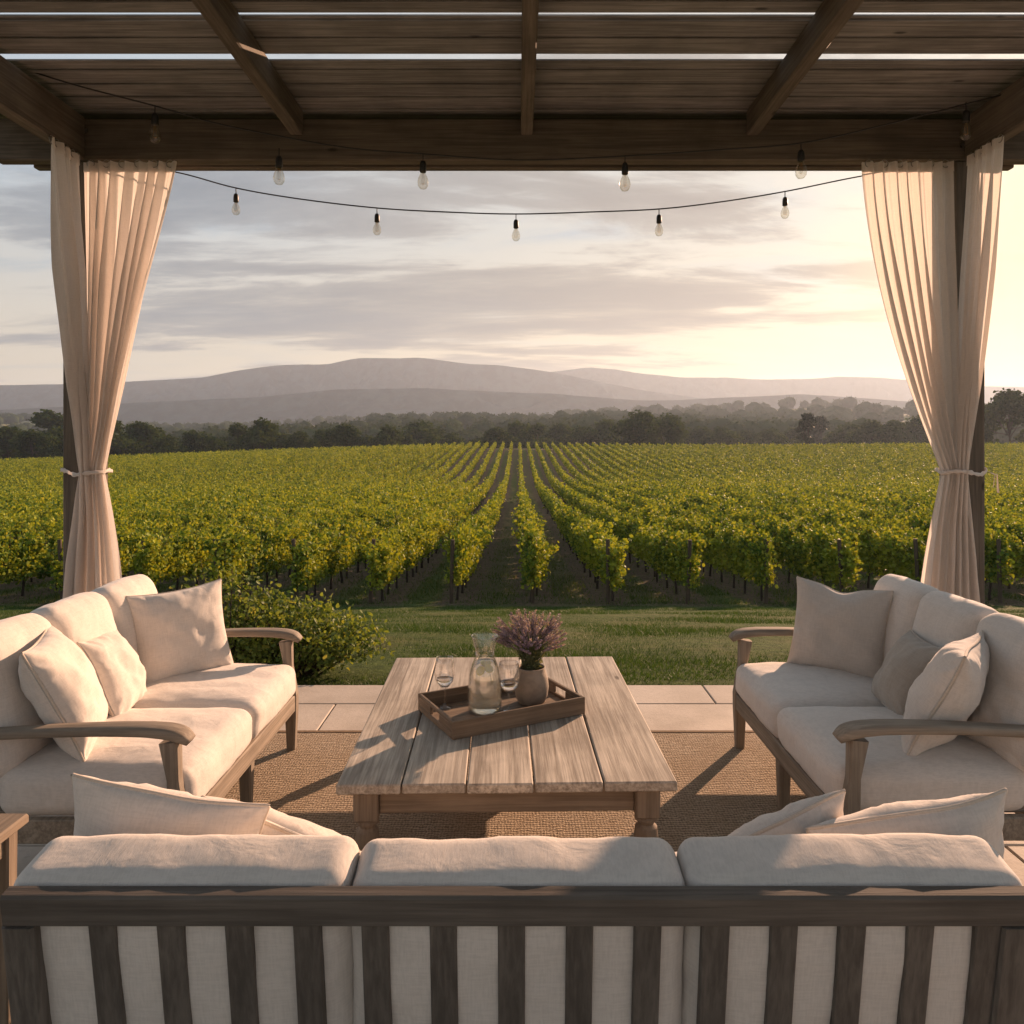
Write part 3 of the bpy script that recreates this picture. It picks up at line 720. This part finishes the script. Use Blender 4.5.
# ------------------------------------------------------------------ pergola
BZ0, BZ1, BY = 3.31, 3.560, 4.56
def pergola():
    T = empty("pergola", (0, 4.6, 0), 0, 'dark timber pergola with a boarded roof standing over the sofas', 'pergola')
    def loc(o): o.location = (0, -4.6, 0); return o
    for x in (-2.615, 2.685):
        b = MB(); b.box((x, 4.60, (BZ0) / 2), (.178, .178, BZ0 - .003), .008); loc(b.build("post", M_perg[2], T))
    b = MB(); y0, y1 = 4.512, 4.592
    b.box((0.035, (y0 + y1) / 2, (BZ0 + BZ1) / 2), (6.3, y1 - y0, BZ1 - BZ0), .008)
    for s in (-1, 1):
        b.box((.035 + s * 3.2, (y0 + y1) / 2, 3.48), (.098, y1 - y0, .205), .008); b.box((.035 + s * 3.29, (y0 + y1) / 2, 3.515), (.078, y1 - y0, .135), .008)
    loc(b.build("front_beam", M_perg[0], T))
    b = MB(); b.box((.035, 4.66, BZ0 - .022 + .15), (5.98, .06, .26), .006); loc(b.build("outer_beam", M_perg[0], T))
    for x in (-2.605, 2.685):
        b = MB(); b.box((x, 1.70, (BZ0 + BZ1) / 2 + .004), (.08, 5.615, BZ1 - BZ0), .008); loc(b.build("side_beam", M_perg[1], T))
    for x, w in ((-1.31, .075), (.052, .07), (1.39, .075)):
        b = MB(); b.box((x, 1.87, 3.527), (w, 5.27, .145), .007); loc(b.build("rafter", M_perg[1], T))
    M_roof = wood("roof_board_timber", (.145, .142, .138), (.33, .32, .305), 0, .85, 1.8)
    y = 4.99; k = 0; zb = 3.603; RB = random.Random(5); gap_at = 3.915
    while y > -1.1:
        w = .086 + RB.uniform(-.002, .002); k += 1; last = y - w < gap_at
        if last: w = y - gap_at
        b = MB(); b.box((.035 + RB.uniform(-.02, .02), y - w / 2, zb + .006 + (k % 2) * .0105), (6.5, w, .010), .002); loc(b.build("roof_board", M_roof, T))
        y -= w - .006
        if last: y = gap_at - .046; gap_at -= .392
    for x in (-2.615, 2.685):
        for q in (-.05, .05):
            b = MB(); b.sweep([(x + q, 4.512, 3.44 + q * .9), (x + q, 4.502, 3.44 + q * .9)], .026, .026, n=6); loc(b.build("bolt", M_metal, T))
    return T
pergola()

# ------------------------------------------------------------------ string lights
def bulb_parts(T, p, drop, s=1.0):
    """short lead, black socket and clear pear bulb with filament, hung from point p"""
    x, y, z = p; b = MB(); b.sweep([(x, y, z + .004), (x, y, z - drop)], .006, .006, n=6)
    zz = z - drop; b.lathe([(0, 0), (.010 * s, -.002), (.015 * s, -.012 * s), (.0165 * s, -.03 * s), (.0165 * s, -.052 * s), (.014 * s, -.056 * s), (0, -.056 * s)], 16, (x, y, zz)); sk = b.build("socket", M_cord, T, True)
    b = MB(); b.lathe([(.011 * s, -.054 * s), (.014 * s, -.066 * s), (.024 * s, -.088 * s), (.0275 * s, -.105 * s), (.025 * s, -.122 * s), (.015 * s, -.136 * s), (.0, -.141 * s)], 24, (x, y, zz)); b.build("bulb", M_bulb, sk, True)
    b = MB()
    for j in range(4):
        a = j * math.pi / 2; b.sweep([(x + .004 * s * math.cos(a), y + .004 * s * math.sin(a), zz - .06 * s), (x + .010 * s * math.cos(a), y + .010 * s * math.sin(a), zz - .112 * s), (x, y, zz - .116 * s)], .0016, .0016, n=4)
    b.build("filament", M_fil, sk)
def at(px, py, d): return Vector(((px - 518) / 760 * d, d, 1.65 + (440 - py) / 760 * d))
def strand(pts, bulbs, label, s, drop, group):
    T = empty("string_lights", pts[0], 0, label, 'string lights', group)
    P = []
    n = len(pts)
    for i in range(n - 1):
        p0, p1, p2, p3 = pts[max(i - 1, 0)], pts[i], pts[i + 1], pts[min(i + 2, n - 1)]
        for k in range(10):
            t = k / 10; P.append(.5 * ((2 * p1) + (-p0 + p2) * t + (2 * p0 - 5 * p1 + 4 * p2 - p3) * t * t + (-p0 + 3 * p1 - 3 * p2 + p3) * t ** 3))
    P.append(pts[-1]); o0 = Vector(pts[0]); P = [p - o0 for p in P]
    b = MB(); b.sweep(P, .0085, .0085, n=6); b.build("cable", M_cord, T, True)
    for b_ in bulbs: bulb_parts(T, Vector(b_) - o0, drop, s)
d = 4.80
strand([at(60, 160, d), at(128, 165, d), at(180, 173, d), at(236, 188, d), at(300, 199, d), at(377, 208, d), at(446, 212, d), at(516, 214, d), at(590, 212, d), at(659, 209, d), at(720, 202, d), at(785, 191.5, d), at(862, 176, d), at(960, 160, d)],
       [at(236, 188, d), at(377, 208, d), at(516, 214, d), at(659, 209, d), at(785, 191.5, d)], 'sagging black cord with five small clear bulbs below the pergola beam', .98, .035, 'festoon lights strung on the pergola')
strand([at(-60, 50, 3.9), at(0, 62, 4.0), at(75, 85, 4.1), at(155, 106, 4.2), at(215, 123, 4.27), at(279, 136, 4.33), at(350, 148, 4.38), at(424, 154, 4.40), at(520, 160, 4.4), at(625, 156, 4.4), at(715, 150, 4.38), at(801, 143, 4.35), at(880, 126, 4.28), at(966, 104, 4.2), at(1060, 80, 4.1)],
       [at(155, 106, 4.2), at(279, 149, 4.33), at(423, 154, 4.40), at(625, 156, 4.4), at(801, 143, 4.35), at(966, 103, 4.2)], 'dark cord with six larger clear bulbs looped along the inside of the beam', 1.18, .04, 'festoon lights strung on the pergola')

# ------------------------------------------------------------------ curtains
def curtain(name, top_a, top_b, tie_c, tie_w, bot_c, bot_w, label, folds, seed, bow=0., ph=0.):
    """cloth hung from top_a..top_b, gathered at tie_c, flaring to bot_c; folds run the whole drop"""
    NU, NVv = 150, 110; A, B = Vector(top_a), Vector(top_b); Tc, Bc = Vector(tie_c), Vector(bot_c)
    run = (B - A).normalized(); V = np.zeros((NVv, NU, 3)); rr = random.Random(seed)
    wts = [rr.uniform(.6, 1.3) for _ in range(64)]
    top = A.z; tz = Tc.z; bz = Bc.z
    for j in range(NVv):
        v = j / (NVv - 1); z = top + (bz - top) * v
        for i in range(NU):
            u = i / (NU - 1); up_ = u + .07 * noise.noise(Vector((u * 3.3, seed * 7.7, v * .7)))
            tp = A.lerp(B, u)
            if z > tz:
                q = (top - z) / (top - tz); e = q ** 1.22; c = Tc + Vector((1, .0, 0)) * (u - .5) * tie_w
                e2 = e + .10 * math.sin(math.pi * q) * (1 if True else 0) * bow * (u if bow > 0 else 1 - u)
                p = tp.lerp(c, min(1, e2)); q_ = q
            else:
                q = (tz - z) / (tz - bz); e = 1 - (1 - q) ** 1.9; wd = tie_w + (bot_w - tie_w) * e
                c = Tc.lerp(Bc, q); p = Vector((c.x + (u - .5) * wd, c.y, z)); q_ = 1 - q
            p.z = z
            phs = 2 * math.pi * folds * up_ + ph + .5 * noise.noise(Vector((u * 3, v * 2, seed)))
            am = .036 * wts[int(u * folds)] * (1 - .45 * max(0, 1 - abs(z - tz) / .5)) * min(1, .45 + (top - z) * .8)
            am *= 1 + .7 * noise.noise(Vector((u * 9, v * 3, seed + 4)))
            side = Vector((0, 1, 0)) if z <= tz else Vector((0, 1, 0)).lerp(Vector((run.y, -run.x, 0)) if abs(run.y) > .7 else Vector((0, 1, 0)), 1 - q_).normalized()
            off = am * (math.sin(phs) + .28 * math.sin(2 * phs + 1.1) + .15 * math.sin(3.1 * phs + seed))
            p = p + side * off + run * (off * .18 * math.cos(phs))
            # gathered bulge in the middle of the bundle
            g = math.exp(-((z - tz) / .22) ** 2); p.y -= g * .035 * (1 - (2 * u - 1) ** 2)
            pinch = math.exp(-((z - tz) / .10) ** 2); p.y += pinch * .008 * math.sin(2 * math.pi * folds * 1.7 * u)
            V[j, i] = p
    ii = np.arange(NVv - 1)[:, None] * NU + np.arange(NU - 1)[None, :]
    F = np.stack([ii, ii + 1, ii + NU + 1, ii + NU], -1).reshape(-1, 4)
    base = np.array([Bc.x, Bc.y, 0.]); o = npmesh("curtain", V.reshape(-1, 3) - base, F, M_curt, smooth=True); o.location = base
    tag(o, label, 'curtain', 'tied back outdoor curtains on the pergola posts')
    # header band folded over, and tab loops going round the beam
    hb_ = MB(); hv = []; hf = []
    for j, zz in enumerate((.004, -.055)):
        for i in range(NU):
            r_ = 0 if j == 0 else min(2, NVv - 1); p = V[r_, i].copy(); p[2] = top + zz; nrm = Vector((run.y, -run.x, 0)); p = Vector(p) + nrm * .005 * (1 if nrm.y < 0 or abs(run.y) > .7 else -1); hv.append(tuple(p - Vector(base)))
    for i in range(NU - 1): hf.append((i, i + 1, NU + i + 1, NU + i))
    hb_.add(hv, hf); hb_.build("header_band", M_curt, o, True)
    for k in range(6):
        u = (k + .5) / 6; p = A.lerp(B, u) - Vector(base); c = MB(); ring = [(p.x + run.x * .0 , p.y, p.z)]; 
        P = []
        for a in range(0, 361, 30):
            rr_ = .022; P.append((p.x + rr_ * math.cos(R(a)) * run.x, p.y + rr_ * math.cos(R(a)) * run.y, p.z - .005 + rr_ * math.sin(R(a))))
        c.sweep(P, .005, .005, n=6, up=(-run.y, run.x, 0)); c.build("ring", M_metal, o, True)
    return o
ZT = BZ0 - .03
curtain("l1", (-2.56, 4.47, ZT), (-2.0, 4.47, ZT), (-2.455, 4.43, 1.46), .10, (-2.50, 4.45, .02), .40, 'wide inner curtain panel bunched at the post beside the left loveseat', 8, 1, 1.0)
curtain("l2", (-2.555, 4.14, ZT + .02), (-2.555, 4.44, ZT + .02), (-2.49, 4.40, 1.46), .07, (-2.56, 4.41, .02), .28, 'narrow outer curtain panel hanging from the side beam, left post', 4, 2, 0.)
curtain("r1", (2.02, 4.47, ZT), (2.56, 4.47, ZT), (2.52, 4.43, 1.46), .10, (2.50, 4.45, .02), .40, 'wide inner curtain panel bunched at the post behind the right loveseat', 8, 3, -1.0)
curtain("r2", (2.63, 4.44, ZT + .02), (2.63, 4.12, ZT + .02), (2.555, 4.40, 1.46), .07, (2.57, 4.41, .02), .24, 'narrow outer curtain panel hanging from the side beam, right post', 4, 4, 0.)
def tieback(sx, pts, label):
    P = []; n = len(pts); Q = [Vector((x, y, 1.462 + .010 * math.sin(x * 23) - .006 * math.cos(y * 30))) for x, y in pts]
    for i in range(n):
        p0, p1, p2, p3 = Q[i - 1], Q[i], Q[(i + 1) % n], Q[(i + 2) % n]
        for k in range(5):
            t = k / 5; P.append(.5 * ((2 * p1) + (-p0 + p2) * t + (2 * p0 - 5 * p1 + 4 * p2 - p3) * t * t + (-p0 + 3 * p1 - 3 * p2 + p3) * t ** 3))
    P.append(P[0]); c = Vector((sum(p.x for p in P) / len(P), 4.55, 1.4))
    b = MB(); b.sweep([p - c for p in P], [.006 + .003 * math.sin(q * 1.7) for q in range(len(P))], [.022 + .006 * math.sin(q * 2.3) + .004 * math.sin(q * 5.1) for q in range(len(P))], n=8); o = b.build("curtain_tie", M_curt, smooth=True, loc=tuple(c)); tag(o, label, 'curtain tie', 'white ties holding the curtains to the posts')
    if sx > 0:
        b = MB(); x = pts[0][0] - c.x
        for q in range(2): b.sweep([(x, -.06, .062), (x + .03 + q * .012, -.075, .045), (x + .022 + q * .03, -.07, -.03 - q * .03)], .014, .004, n=6)
        b.build("tie_end", M_curt, o, True)
tieback(-1, [(-2.709, 4.70), (-2.709, 4.51), (-2.64, 4.44), (-2.54, 4.355), (-2.46, 4.345), (-2.405, 4.41), (-2.44, 4.53), (-2.52, 4.70)], 'white cloth tie round the left post and its curtains')
tieback(1, [(2.779, 4.51), (2.779, 4.70), (2.600, 4.705), (2.51, 4.55), (2.465, 4.42), (2.51, 4.35), (2.58, 4.345), (2.69, 4.42)], 'white cloth tie round the right post and its curtains')

# ------------------------------------------------------------------ vines
ROW0, ROWS = .37, 1.685
M_vine = leafmat("vine_leaf", (.066, .130, .022), (.31, .36, .040), (.38, .38, .06), .30, spec=.07, big=.5)
M_bark = plain("vine_bark", (.055, .038, .026), .9, 0, .5, 60, 1.)
def vine_pts(n, r, ln=.60, hw=.16, lo=.60, hi=1.44):
    """points of one vine's foliage: canes rising out of the cordon with leaves along them"""
    nc = 26; cy_ = np.clip(r.normal(0, .27, nc), -ln, ln); lean = r.normal(0, .11, nc); ly = r.normal(0, .12, nc); L = r.uniform(.5, .95, nc) * (hi - lo); L[:3] *= 1.25; lean[:2] *= 2.4
    c = r.integers(0, nc, n); t = r.uniform(0, 1, n) ** .9
    droop = (t * 1.15) ** 3 * .14 * np.abs(lean[c]) * 3
    x = lean[c] * (t ** .9) * 1.05 + r.normal(0, .055, n); y = cy_[c] + ly[c] * t + r.normal(0, .055, n); z = lo + .12 + t * L[c] - droop + r.normal(0, .05, n)
    k = int(n * .45); x[:k] = r.normal(0, hw * .62, k); y[:k] = np.clip(r.normal(0, .33, k), -ln, ln); z[:k] = r.uniform(lo - .05, hi - .22, k) - np.abs(x[:k]) * .3 - np.abs(y[:k]) * .22
    j = int(n * .06); z[:j] = r.uniform(.38, lo + .1, j)
    return np.stack([x, y, z], 1)
def make_vine(seed):
    r = np.random.default_rng(seed); q = random.Random(seed)
    T = empty("grapevine", label='leafy yellow-green grapevine on a thin dark trunk, one of many in the straight vineyard rows', cat='grapevine', group='grapevines in the vineyard rows')
    b = MB(); lx, ly = q.uniform(-.04, .04), q.uniform(-.06, .06)
    b.sweep([(lx, ly, -.12), (lx * .8, ly, .1), (lx * .3 + .012, ly * .5, .35), (-.01, 0, .58), (0, .0, .76)], [.075, .06, .05, .048, .05], [.075, .06, .05, .048, .05], n=8)
    for s in (-1, 1): b.sweep([(0, 0, .70), (0, s * .14, .79), (0.01, s * .38, .80), (0, s * .6, .81)], [.04, .036, .028, .018], [.04, .036, .028, .018], n=6)
    for k in range(14):
        y = q.uniform(-.55, .55); ex = q.gauss(0, .22); b.sweep([(0, y, .79), (ex * .4, y + .03, 1.05), (ex, y + q.gauss(0, .08), q.uniform(1.25, 1.5))], [.011, .009, .005], [.011, .009, .005], n=4)
    b.build("trunk", M_bark, T, True)
    V, F = leaves(vine_pts(2600, r), r.uniform(.05, .10, 2600), normal=np.array([[0., 0, .3]]), spread=.8, aspect=1.05, r=r)
    npmesh("foliage", V, F, M_vine, T)
    return T
spots = []
for k in range(-75, 76):
    x = ROW0 + k * ROWS
    for j in range(0, 130):
        y = 16.75 + j * 1.12 + ((k * 37) % 7 - 3) * .05
        if abs(x) > .74 * y + 5 or y > 158.5: continue
        spots.append((x + rng.normal(0, .04), y + rng.normal(0, .07), k, j))
vis = sorted([p for p in spots if abs(p[0]) < .70 * p[1] + .8], key=lambda p: math.hypot(p[0], p[1]))
near = set(p[:2] for p in vis[:300])
protos = [make_vine(100 + k) for k in range(8)]; used = [False] * 8
for i, p in enumerate(vis[:300]):
    k = random.randrange(8) if i >= 8 else i
    o = protos[k] if not used[k] else copy_tree(protos[k]); used[k] = True
    o.location = (p[0], p[1], float(gz(p[0], p[1]))); o.rotation_euler = (0, 0, random.choice((0, math.pi)) + random.gauss(0, .04))
    s = random.uniform(.93, 1.08); o.scale = (s * random.uniform(.9, 1.1), 1.0, s * (1 + .05 * math.sin(p[1] * .9 + p[0])) * random.uniform(.93, 1.06))
Vs, Fs, Vq, Fq, off, offq = [], [], [], [], 0, 0; TV = MB()
for p in spots:
    if p[:2] in near: continue
    dd = math.hypot(p[0], p[1]); g = float(gz(p[0], p[1]))
    inview = abs(p[0]) < .72 * p[1] + 1
    n, sz = (520, .12) if dd < 42 else (300, .15) if dd < 65 else (150, .19) if dd < 100 else (85, .24)
    if not inview: n //= 2; sz *= 1.3
    if dd < 26: n, sz = 800, .11
    pts = vine_pts(n, rng); pts[:, 0] *= (1. if dd < 50 else .82); pts[:, 2] *= rng.uniform(.92, 1.08); pts += np.array([p[0], p[1], g])
    V, F = leaves(pts, rng.uniform(sz * .7, sz * 1.15, n), normal=np.array([[0., 0, .3]]), spread=.8, aspect=1.05)
    if dd >= 65:   # far leaves: one quad each
        V = V.reshape(-1, 6, 3)[:, [0, 1, 3, 4]].reshape(-1, 3); F = np.arange(len(V)).reshape(-1, 4)
    Vs.append(V); Fs.append(F + off); off += len(V)
    if dd < 80: TV.sweep([(p[0], p[1], g - .1), (p[0] + .01, p[1], g + .8)], .055, .055, n=4)
st = npmesh("distant_vines", np.concatenate(Vs), np.concatenate(Fs), M_vine)
tag(st, 'far vineyard rows running over the rise to the trees', 'vineyard rows', kind='stuff')
tr_ = TV.build("trunks", M_bark, st); tag(tr_, kind='stuff')

# end posts of the rows
pp = None
M_post = wood("vineyard_post", (.07, .05, .035), (.15, .11, .075), 2, .85, 1.2)
for k in range(-7, 8):
    x = ROW0 + k * ROWS
    if pp is None:
        b = MB(); b.sweep([(0, 0, -.2), (.01, 0, .6), (.015, -.01, 1.38)], .085, .085, n=10); pp = o = b.build("vineyard_post", M_post)
        tag(o, 'dark wooden end post standing where a vine row begins at the lawn', 'post', 'end posts of the vine rows')
    else: o = pp.copy(); COL.objects.link(o)
    o.location = (x + random.gauss(0, .03) - .1, 16.35 + random.gauss(0, .05), float(gz(x, 16.35)))
    o.rotation_euler = (random.gauss(.03, .02), random.gauss(0, .02), random.uniform(0, 6))

# ------------------------------------------------------------------ trees
def lobes_tree(name, H, Rr, seed, mat, nleaf, size, label, cat='tree', group=None, conifer=False):
    r = np.random.default_rng(seed); q = random.Random(seed); T = empty(name, label=label, cat=cat, group=group)
    b = MB(); b.sweep([(0, 0, -1), (q.gauss(0, .1), 0, H * .2), (q.gauss(0, .25), q.gauss(0, .2), H * .45), (0, 0, H * (.9 if conifer else .72))], [H * .05, H * .038, H * .028, H * .008], [H * .05, H * .038, H * .028, H * .008], n=8)
    C = []
    if conifer:
        t = r.uniform(0, 1, nleaf) ** .7; a = r.uniform(0, 2 * np.pi, nleaf); wh = .5 + .5 * np.sin(t * 60) * .5
        rad = Rr * (1 - (1 - t) * 1.0); rad = Rr * (1 - t) ** .9 * r.uniform(.3, 1, nleaf) ** .5 * (.75 + wh * .4) + .08
        C = np.stack([np.cos(a) * rad, np.sin(a) * rad, H * (.1 + .9 * t) - rad * .25], 1)
    else:
        nl = q.randint(13, 19); per = nleaf // nl
        for k in range(nl):
            a = q.uniform(0, 6.28); h = q.uniform(.30, .95); w = math.sin(min(1, (1.08 - h) / .72) * math.pi / 2) ** .8
            cr = Rr * w * q.uniform(.25, .85) * (.4 if h > .85 else 1); c = np.array([math.cos(a) * cr, math.sin(a) * cr, h * H * .93])
            s = Rr * q.uniform(.26, .45); d = r.normal(size=(per, 3)); d /= np.linalg.norm(d, axis=1)[:, None]; rad = r.uniform(.35, 1, per) ** .5 * (1 + .3 * np.sin(d[:, 0] * 5 + k) * np.cos(d[:, 2] * 6))
            C.append(c + d * rad[:, None] * np.array([s, s, s * .78]))
            b.sweep([(0, 0, H * q.uniform(.2, .45)), tuple(c * .55 + np.array([0, 0, H * .12])), tuple(c)], [H * .016, H * .01, H * .004], [H * .016, H * .01, H * .004], n=5)
        C = np.concatenate(C)
    b.build("trunk", M_bark, T, True); V, F = leaves(C, r.uniform(size * .6, size * 1.2, len(C)), aspect=.9, r=r); npmesh("crown", V, F, mat, T)
    return T
M_tree = leafmat("tree_leaf", (.022, .042, .014), (.050, .078, .022), (.065, .08, .025), .25, .9, big=.08, spec=.05)
M_con = leafmat("conifer_needles", (.014, .026, .012), (.03, .045, .018), (.03, .045, .018), .1, big=.1)
GL, GR = 'trees along the far edge of the vineyard', 'trees beyond the vineyard towards the sun'
tp = [lobes_tree("broadleaf_tree", 12, 6.2, 50 + k, M_tree, 3600, .62, 'dark round-crowned tree in the belt beyond the vineyard on the left', 'tree', GL) for k in range(5)]
tu = [False] * 5
def X_of(px, d): return (px - 518) / 760 * d
def put_tree(px, d, top, label, group, wide=1.0):
    k = random.randrange(5); o = tp[k] if not tu[k] else copy_tree(tp[k]); tu[k] = True
    x = X_of(px, d); g = float(gz(x, d)) - .3; zt = 1.65 + (440 - top) / 760 * d; s = (zt - g) / 12.2
    o.location = (x, d, g); o.scale = (s * wide, s * wide, s); o.rotation_euler = (0, 0, random.uniform(0, 6.28)); tag(o, label, 'tree', group)
TJ = random.Random(11)
LL = 'dark round-crowned tree in the belt beyond the left half of the vineyard'
for px, d, top in [(-60, 200, 416), (-25, 190, 420), (8, 205, 418), (32, 188, 421), (60, 200, 414), (88, 215, 413), (112, 195, 416), (140, 205, 415), (168, 190, 419), (192, 210, 418), (215, 198, 421), (238, 206, 417), (262, 196, 415), (280, 220, 421),
                   (300, 205, 422), (322, 215, 423), (345, 205, 421), (368, 222, 419), (388, 210, 422), (408, 218, 418), (432, 210, 423), (452, 225, 420), (474, 215, 423), (496, 225, 421), (150, 240, 412), (50, 245, 411), (236, 250, 415), (420, 250, 417)]:
    put_tree(px, d, top + TJ.choice((3, 6, 9, 12, 16)) - (4 if px < 130 else 0), LL, GL, random.uniform(1.0, 1.5))
LR = 'hazy round-crowned tree beyond the right half of the vineyard'
for px, d, top in [(516, 260, 422), (536, 250, 424), (560, 270, 421), (584, 255, 424), (606, 262, 420), (700, 280, 420), (722, 270, 423), (745, 290, 424), (770, 280, 426), (850, 270, 421), (872, 255, 416), (896, 250, 414), (920, 260, 417), (945, 250, 415), (840, 300, 424), (790, 320, 424)]:
    put_tree(px, d, top + TJ.choice((-1, 2, 4, 6)), LR, GR, random.uniform(1.0, 1.5))
put_tree(640, 215, 410, 'broad dark tree rising highest among those just right of the middle', GR, 1.25)
put_tree(668, 225, 413, 'second broad dark tree beside the highest one right of the middle', GR, 1.1)
put_tree(975, 205, 408, 'tree seen beside the right post, in front of the glow', GR, 1.1)
put_tree(1010, 190, 389, 'tall tree at the right edge against the glowing sky', GR, .95)
put_tree(1045, 185, 402, 'tree just past the right edge beside the tall one', GR, 1.1)
c1 = lobes_tree("conifer", 12, 3.0, 71, M_con, 2600, .5, 'taller of two pointed conifers beyond the vineyard', 'conifer', 'pair of conifers beyond the vineyard')
c2 = copy_tree(c1); c2['label'] = 'shorter, paler of two pointed conifers beyond the vineyard'
for o, px, d, top in ((c1, 808, 215, 411), (c2, 821, 300, 414)):
    x = X_of(px, d); g = float(gz(x, d)) - .3; s = (1.65 + (440 - top) / 760 * d - g) / 12; o.location = (x, d, g); o.scale = (s, s, s)

# far woods over the rolling ground: one mass of crowns
def far_woods():
    Vs, Fs, off = [], [], 0; nu, nv = 10, 7
    BALL = np.array([(math.cos(2 * math.pi * a / nu) * math.sin(math.pi * (b + .02) / (nv - .96)), math.sin(2 * math.pi * a / nu) * math.sin(math.pi * (b + .02) / (nv - .96)), math.cos(math.pi * (b + .02) / (nv - .96))) for b in range(nv) for a in range(nu)])
    BF = np.array([(b * nu + a, b * nu + (a + 1) % nu, (b + 1) * nu + (a + 1) % nu, (b + 1) * nu + a) for b in range(nv - 1) for a in range(nu)])
    for i in range(2600):
        d = 360 * (1300 / 360) ** rng.uniform(0, 1); px = rng.uniform(-180, 1200); x = X_of(px, d)
        if 240 < px < 372 and 560 < d < 980 : continue
        dens = noise.noise(Vector((x * .006, d * .004, 3))) + .15 * math.sin(d * .02)
        if dens < -.12 and d > 420: continue
        g = float(gz(x, d)); h = rng.uniform(8, 15) * (1 + .25 * (px > 560)); w = h * rng.uniform(.5, .75); n = int(np.clip(90000 / d, 80, 220))
        dr = rng.normal(size=(n, 3)); dr /= np.linalg.norm(dr, axis=1)[:, None]; dr *= rng.uniform(.5, .97, n)[:, None]
        C = np.array([x, d, g + h * .52]) + dr * np.array([w, w, h * .5])
        V, F = leaves(C, rng.uniform(1.0, 2.0, n), aspect=.9); Vs.append(V); Fs.append(F + off); off += len(V)
        V = BALL * np.array([w, w, h * .5]) * .80 * (1 + .16 * np.sin(BALL[:, :1] * 5 + i) * np.cos(BALL[:, 2:] * 6 + i)) + np.array([x, d, g + h * .52]); Vs.append(V); Fs.append(BF + off); off += len(V)
    o = npmesh("far_woods", np.concatenate(Vs), np.concatenate(Fs), leafmat('woods_leaf', (.030, .046, .018), (.048, .066, .024), (.05, .066, .025), .15, 1., big=.02, spec=0.)); tag(o, 'hazy far woods rolling up to the foot of the hills', 'woods', kind='stuff')
far_woods()

# ------------------------------------------------------------------ shrubs beside the paving
M_shrub = leafmat("shrub_leaf", (.075, .13, .028), (.19, .25, .06), (.28, .30, .09), .38, big=2.)
def shrub(x, y, rx, ry, H, nst, seed, label, nl=34):
    r = np.random.default_rng(seed); q = random.Random(seed); g = float(gz(x, y)); T = empty("shrub", (x, y, g), 0, label, 'shrub', 'leafy shrubs behind the left loveseat')
    b = MB(); C = []
    for k in range(nst):
        a = q.uniform(0, 6.28); e = q.random() ** .5; tx, ty = math.cos(a) * rx * e, math.sin(a) * ry * e; h = H * (1 - .55 * e ** 2.2) * q.uniform(.6, 1.12)
        P = [Vector((tx * .15, ty * .15, -.05)), Vector((tx * .5, ty * .5, h * .45)), Vector((tx * .85, ty * .85, h * .8)), Vector((tx * 1.02, ty * 1.02, h))]; b.sweep(P, [.009, .007, .004, .002], [.009, .007, .004, .002], n=4)
        for j in range(nl):
            t = q.uniform(.15, 1) ** .7 * 3; i = min(2, int(t)); p = P[i].lerp(P[i + 1], t - i); s = .045
            C.append((p.x + q.gauss(0, s), p.y + q.gauss(0, s), p.z + q.gauss(0, s * .8)))
    b.build("stems", M_bark, T); C = np.array(C); C[:, 2] = np.maximum(C[:, 2], .01)
    V, F = leaves(C, r.uniform(.022, .046, len(C)), normal=np.array([[0, 0, .4]]), spread=.8, aspect=.75, r=r); npmesh("foliage", V, F, M_shrub, T); return T
shrub(-1.70, 5.75, .72,   .44, .60, 190, 5, 'rounded olive-yellow shrub between the left loveseat and the lawn')
shrub(-2.15, 5.62, .45, .35, .98, 60, 6, 'thin upright sprigs rising behind the pillow of the left loveseat', 26)

# ------------------------------------------------------------------ grass
def grass_patch(name, n, ylo, yhi, hmin, hmax, width, mat, label, cond=None, power=1.0):
    y = ylo + (yhi - ylo) * rng.uniform(0, 1, n) ** power; x = rng.uniform(-1, 1, n) * (.70 * y + 1.2) ; 
    if cond is not None: k = cond(x, y); x, y = x[k], y[k]; n = len(x)
    z = gz(x, y) - .01; h = rng.uniform(hmin, hmax, n) * (1 + .5 * np.sin(x * 1.3 + y) * np.sin(y * 2.1 - x * .7)); a = rng.uniform(0, 2 * np.pi, n); w = width * rng.uniform(.6, 1.3, n)
    ln = rng.normal(0, .45, (n, 2)) * h[:, None]
    P = np.stack([x, y, z], 1); D = np.stack([np.cos(a) * w, np.sin(a) * w, 0 * w], 1)
    V = np.stack([P - D, P + D, P + np.stack([ln[:, 0], ln[:, 1], h], 1)], 1).reshape(-1, 3); F = np.arange(3 * n).reshape(-1, 3)
    return tag(npmesh(name, V, F, mat), label, 'grass', kind='stuff')
M_lawn = leafmat("lawn_blade", (.022, .056, .010), (.048, .102, .018), (.08, .12, .03), .3, big=.9)
M_dry = leafmat("meadow_blade", (.045, .085, .018), (.10, .15, .035), (.20, .175, .075), .3, big=.7)
grass_patch("lawn_grass", 260000, 5.13, 16.6, .018, .05, .004, M_lawn, 'short mown lawn between the paving and the vines', power=1.25)
def rowcond(x, y):
    u = np.abs(((x - ROW0) / ROWS + .5) % 1 - .5)   # 0 under the vines, .5 mid row
    return (u + rng.normal(0, .07, len(x)) > .30) | (rng.uniform(0, 1, len(x)) < .22)
grass_patch("row_grass", 120000, 16.2, 40, .04, .11, .011, M_dry, 'rough grass and weeds growing between the vine rows', rowcond, 1.3)
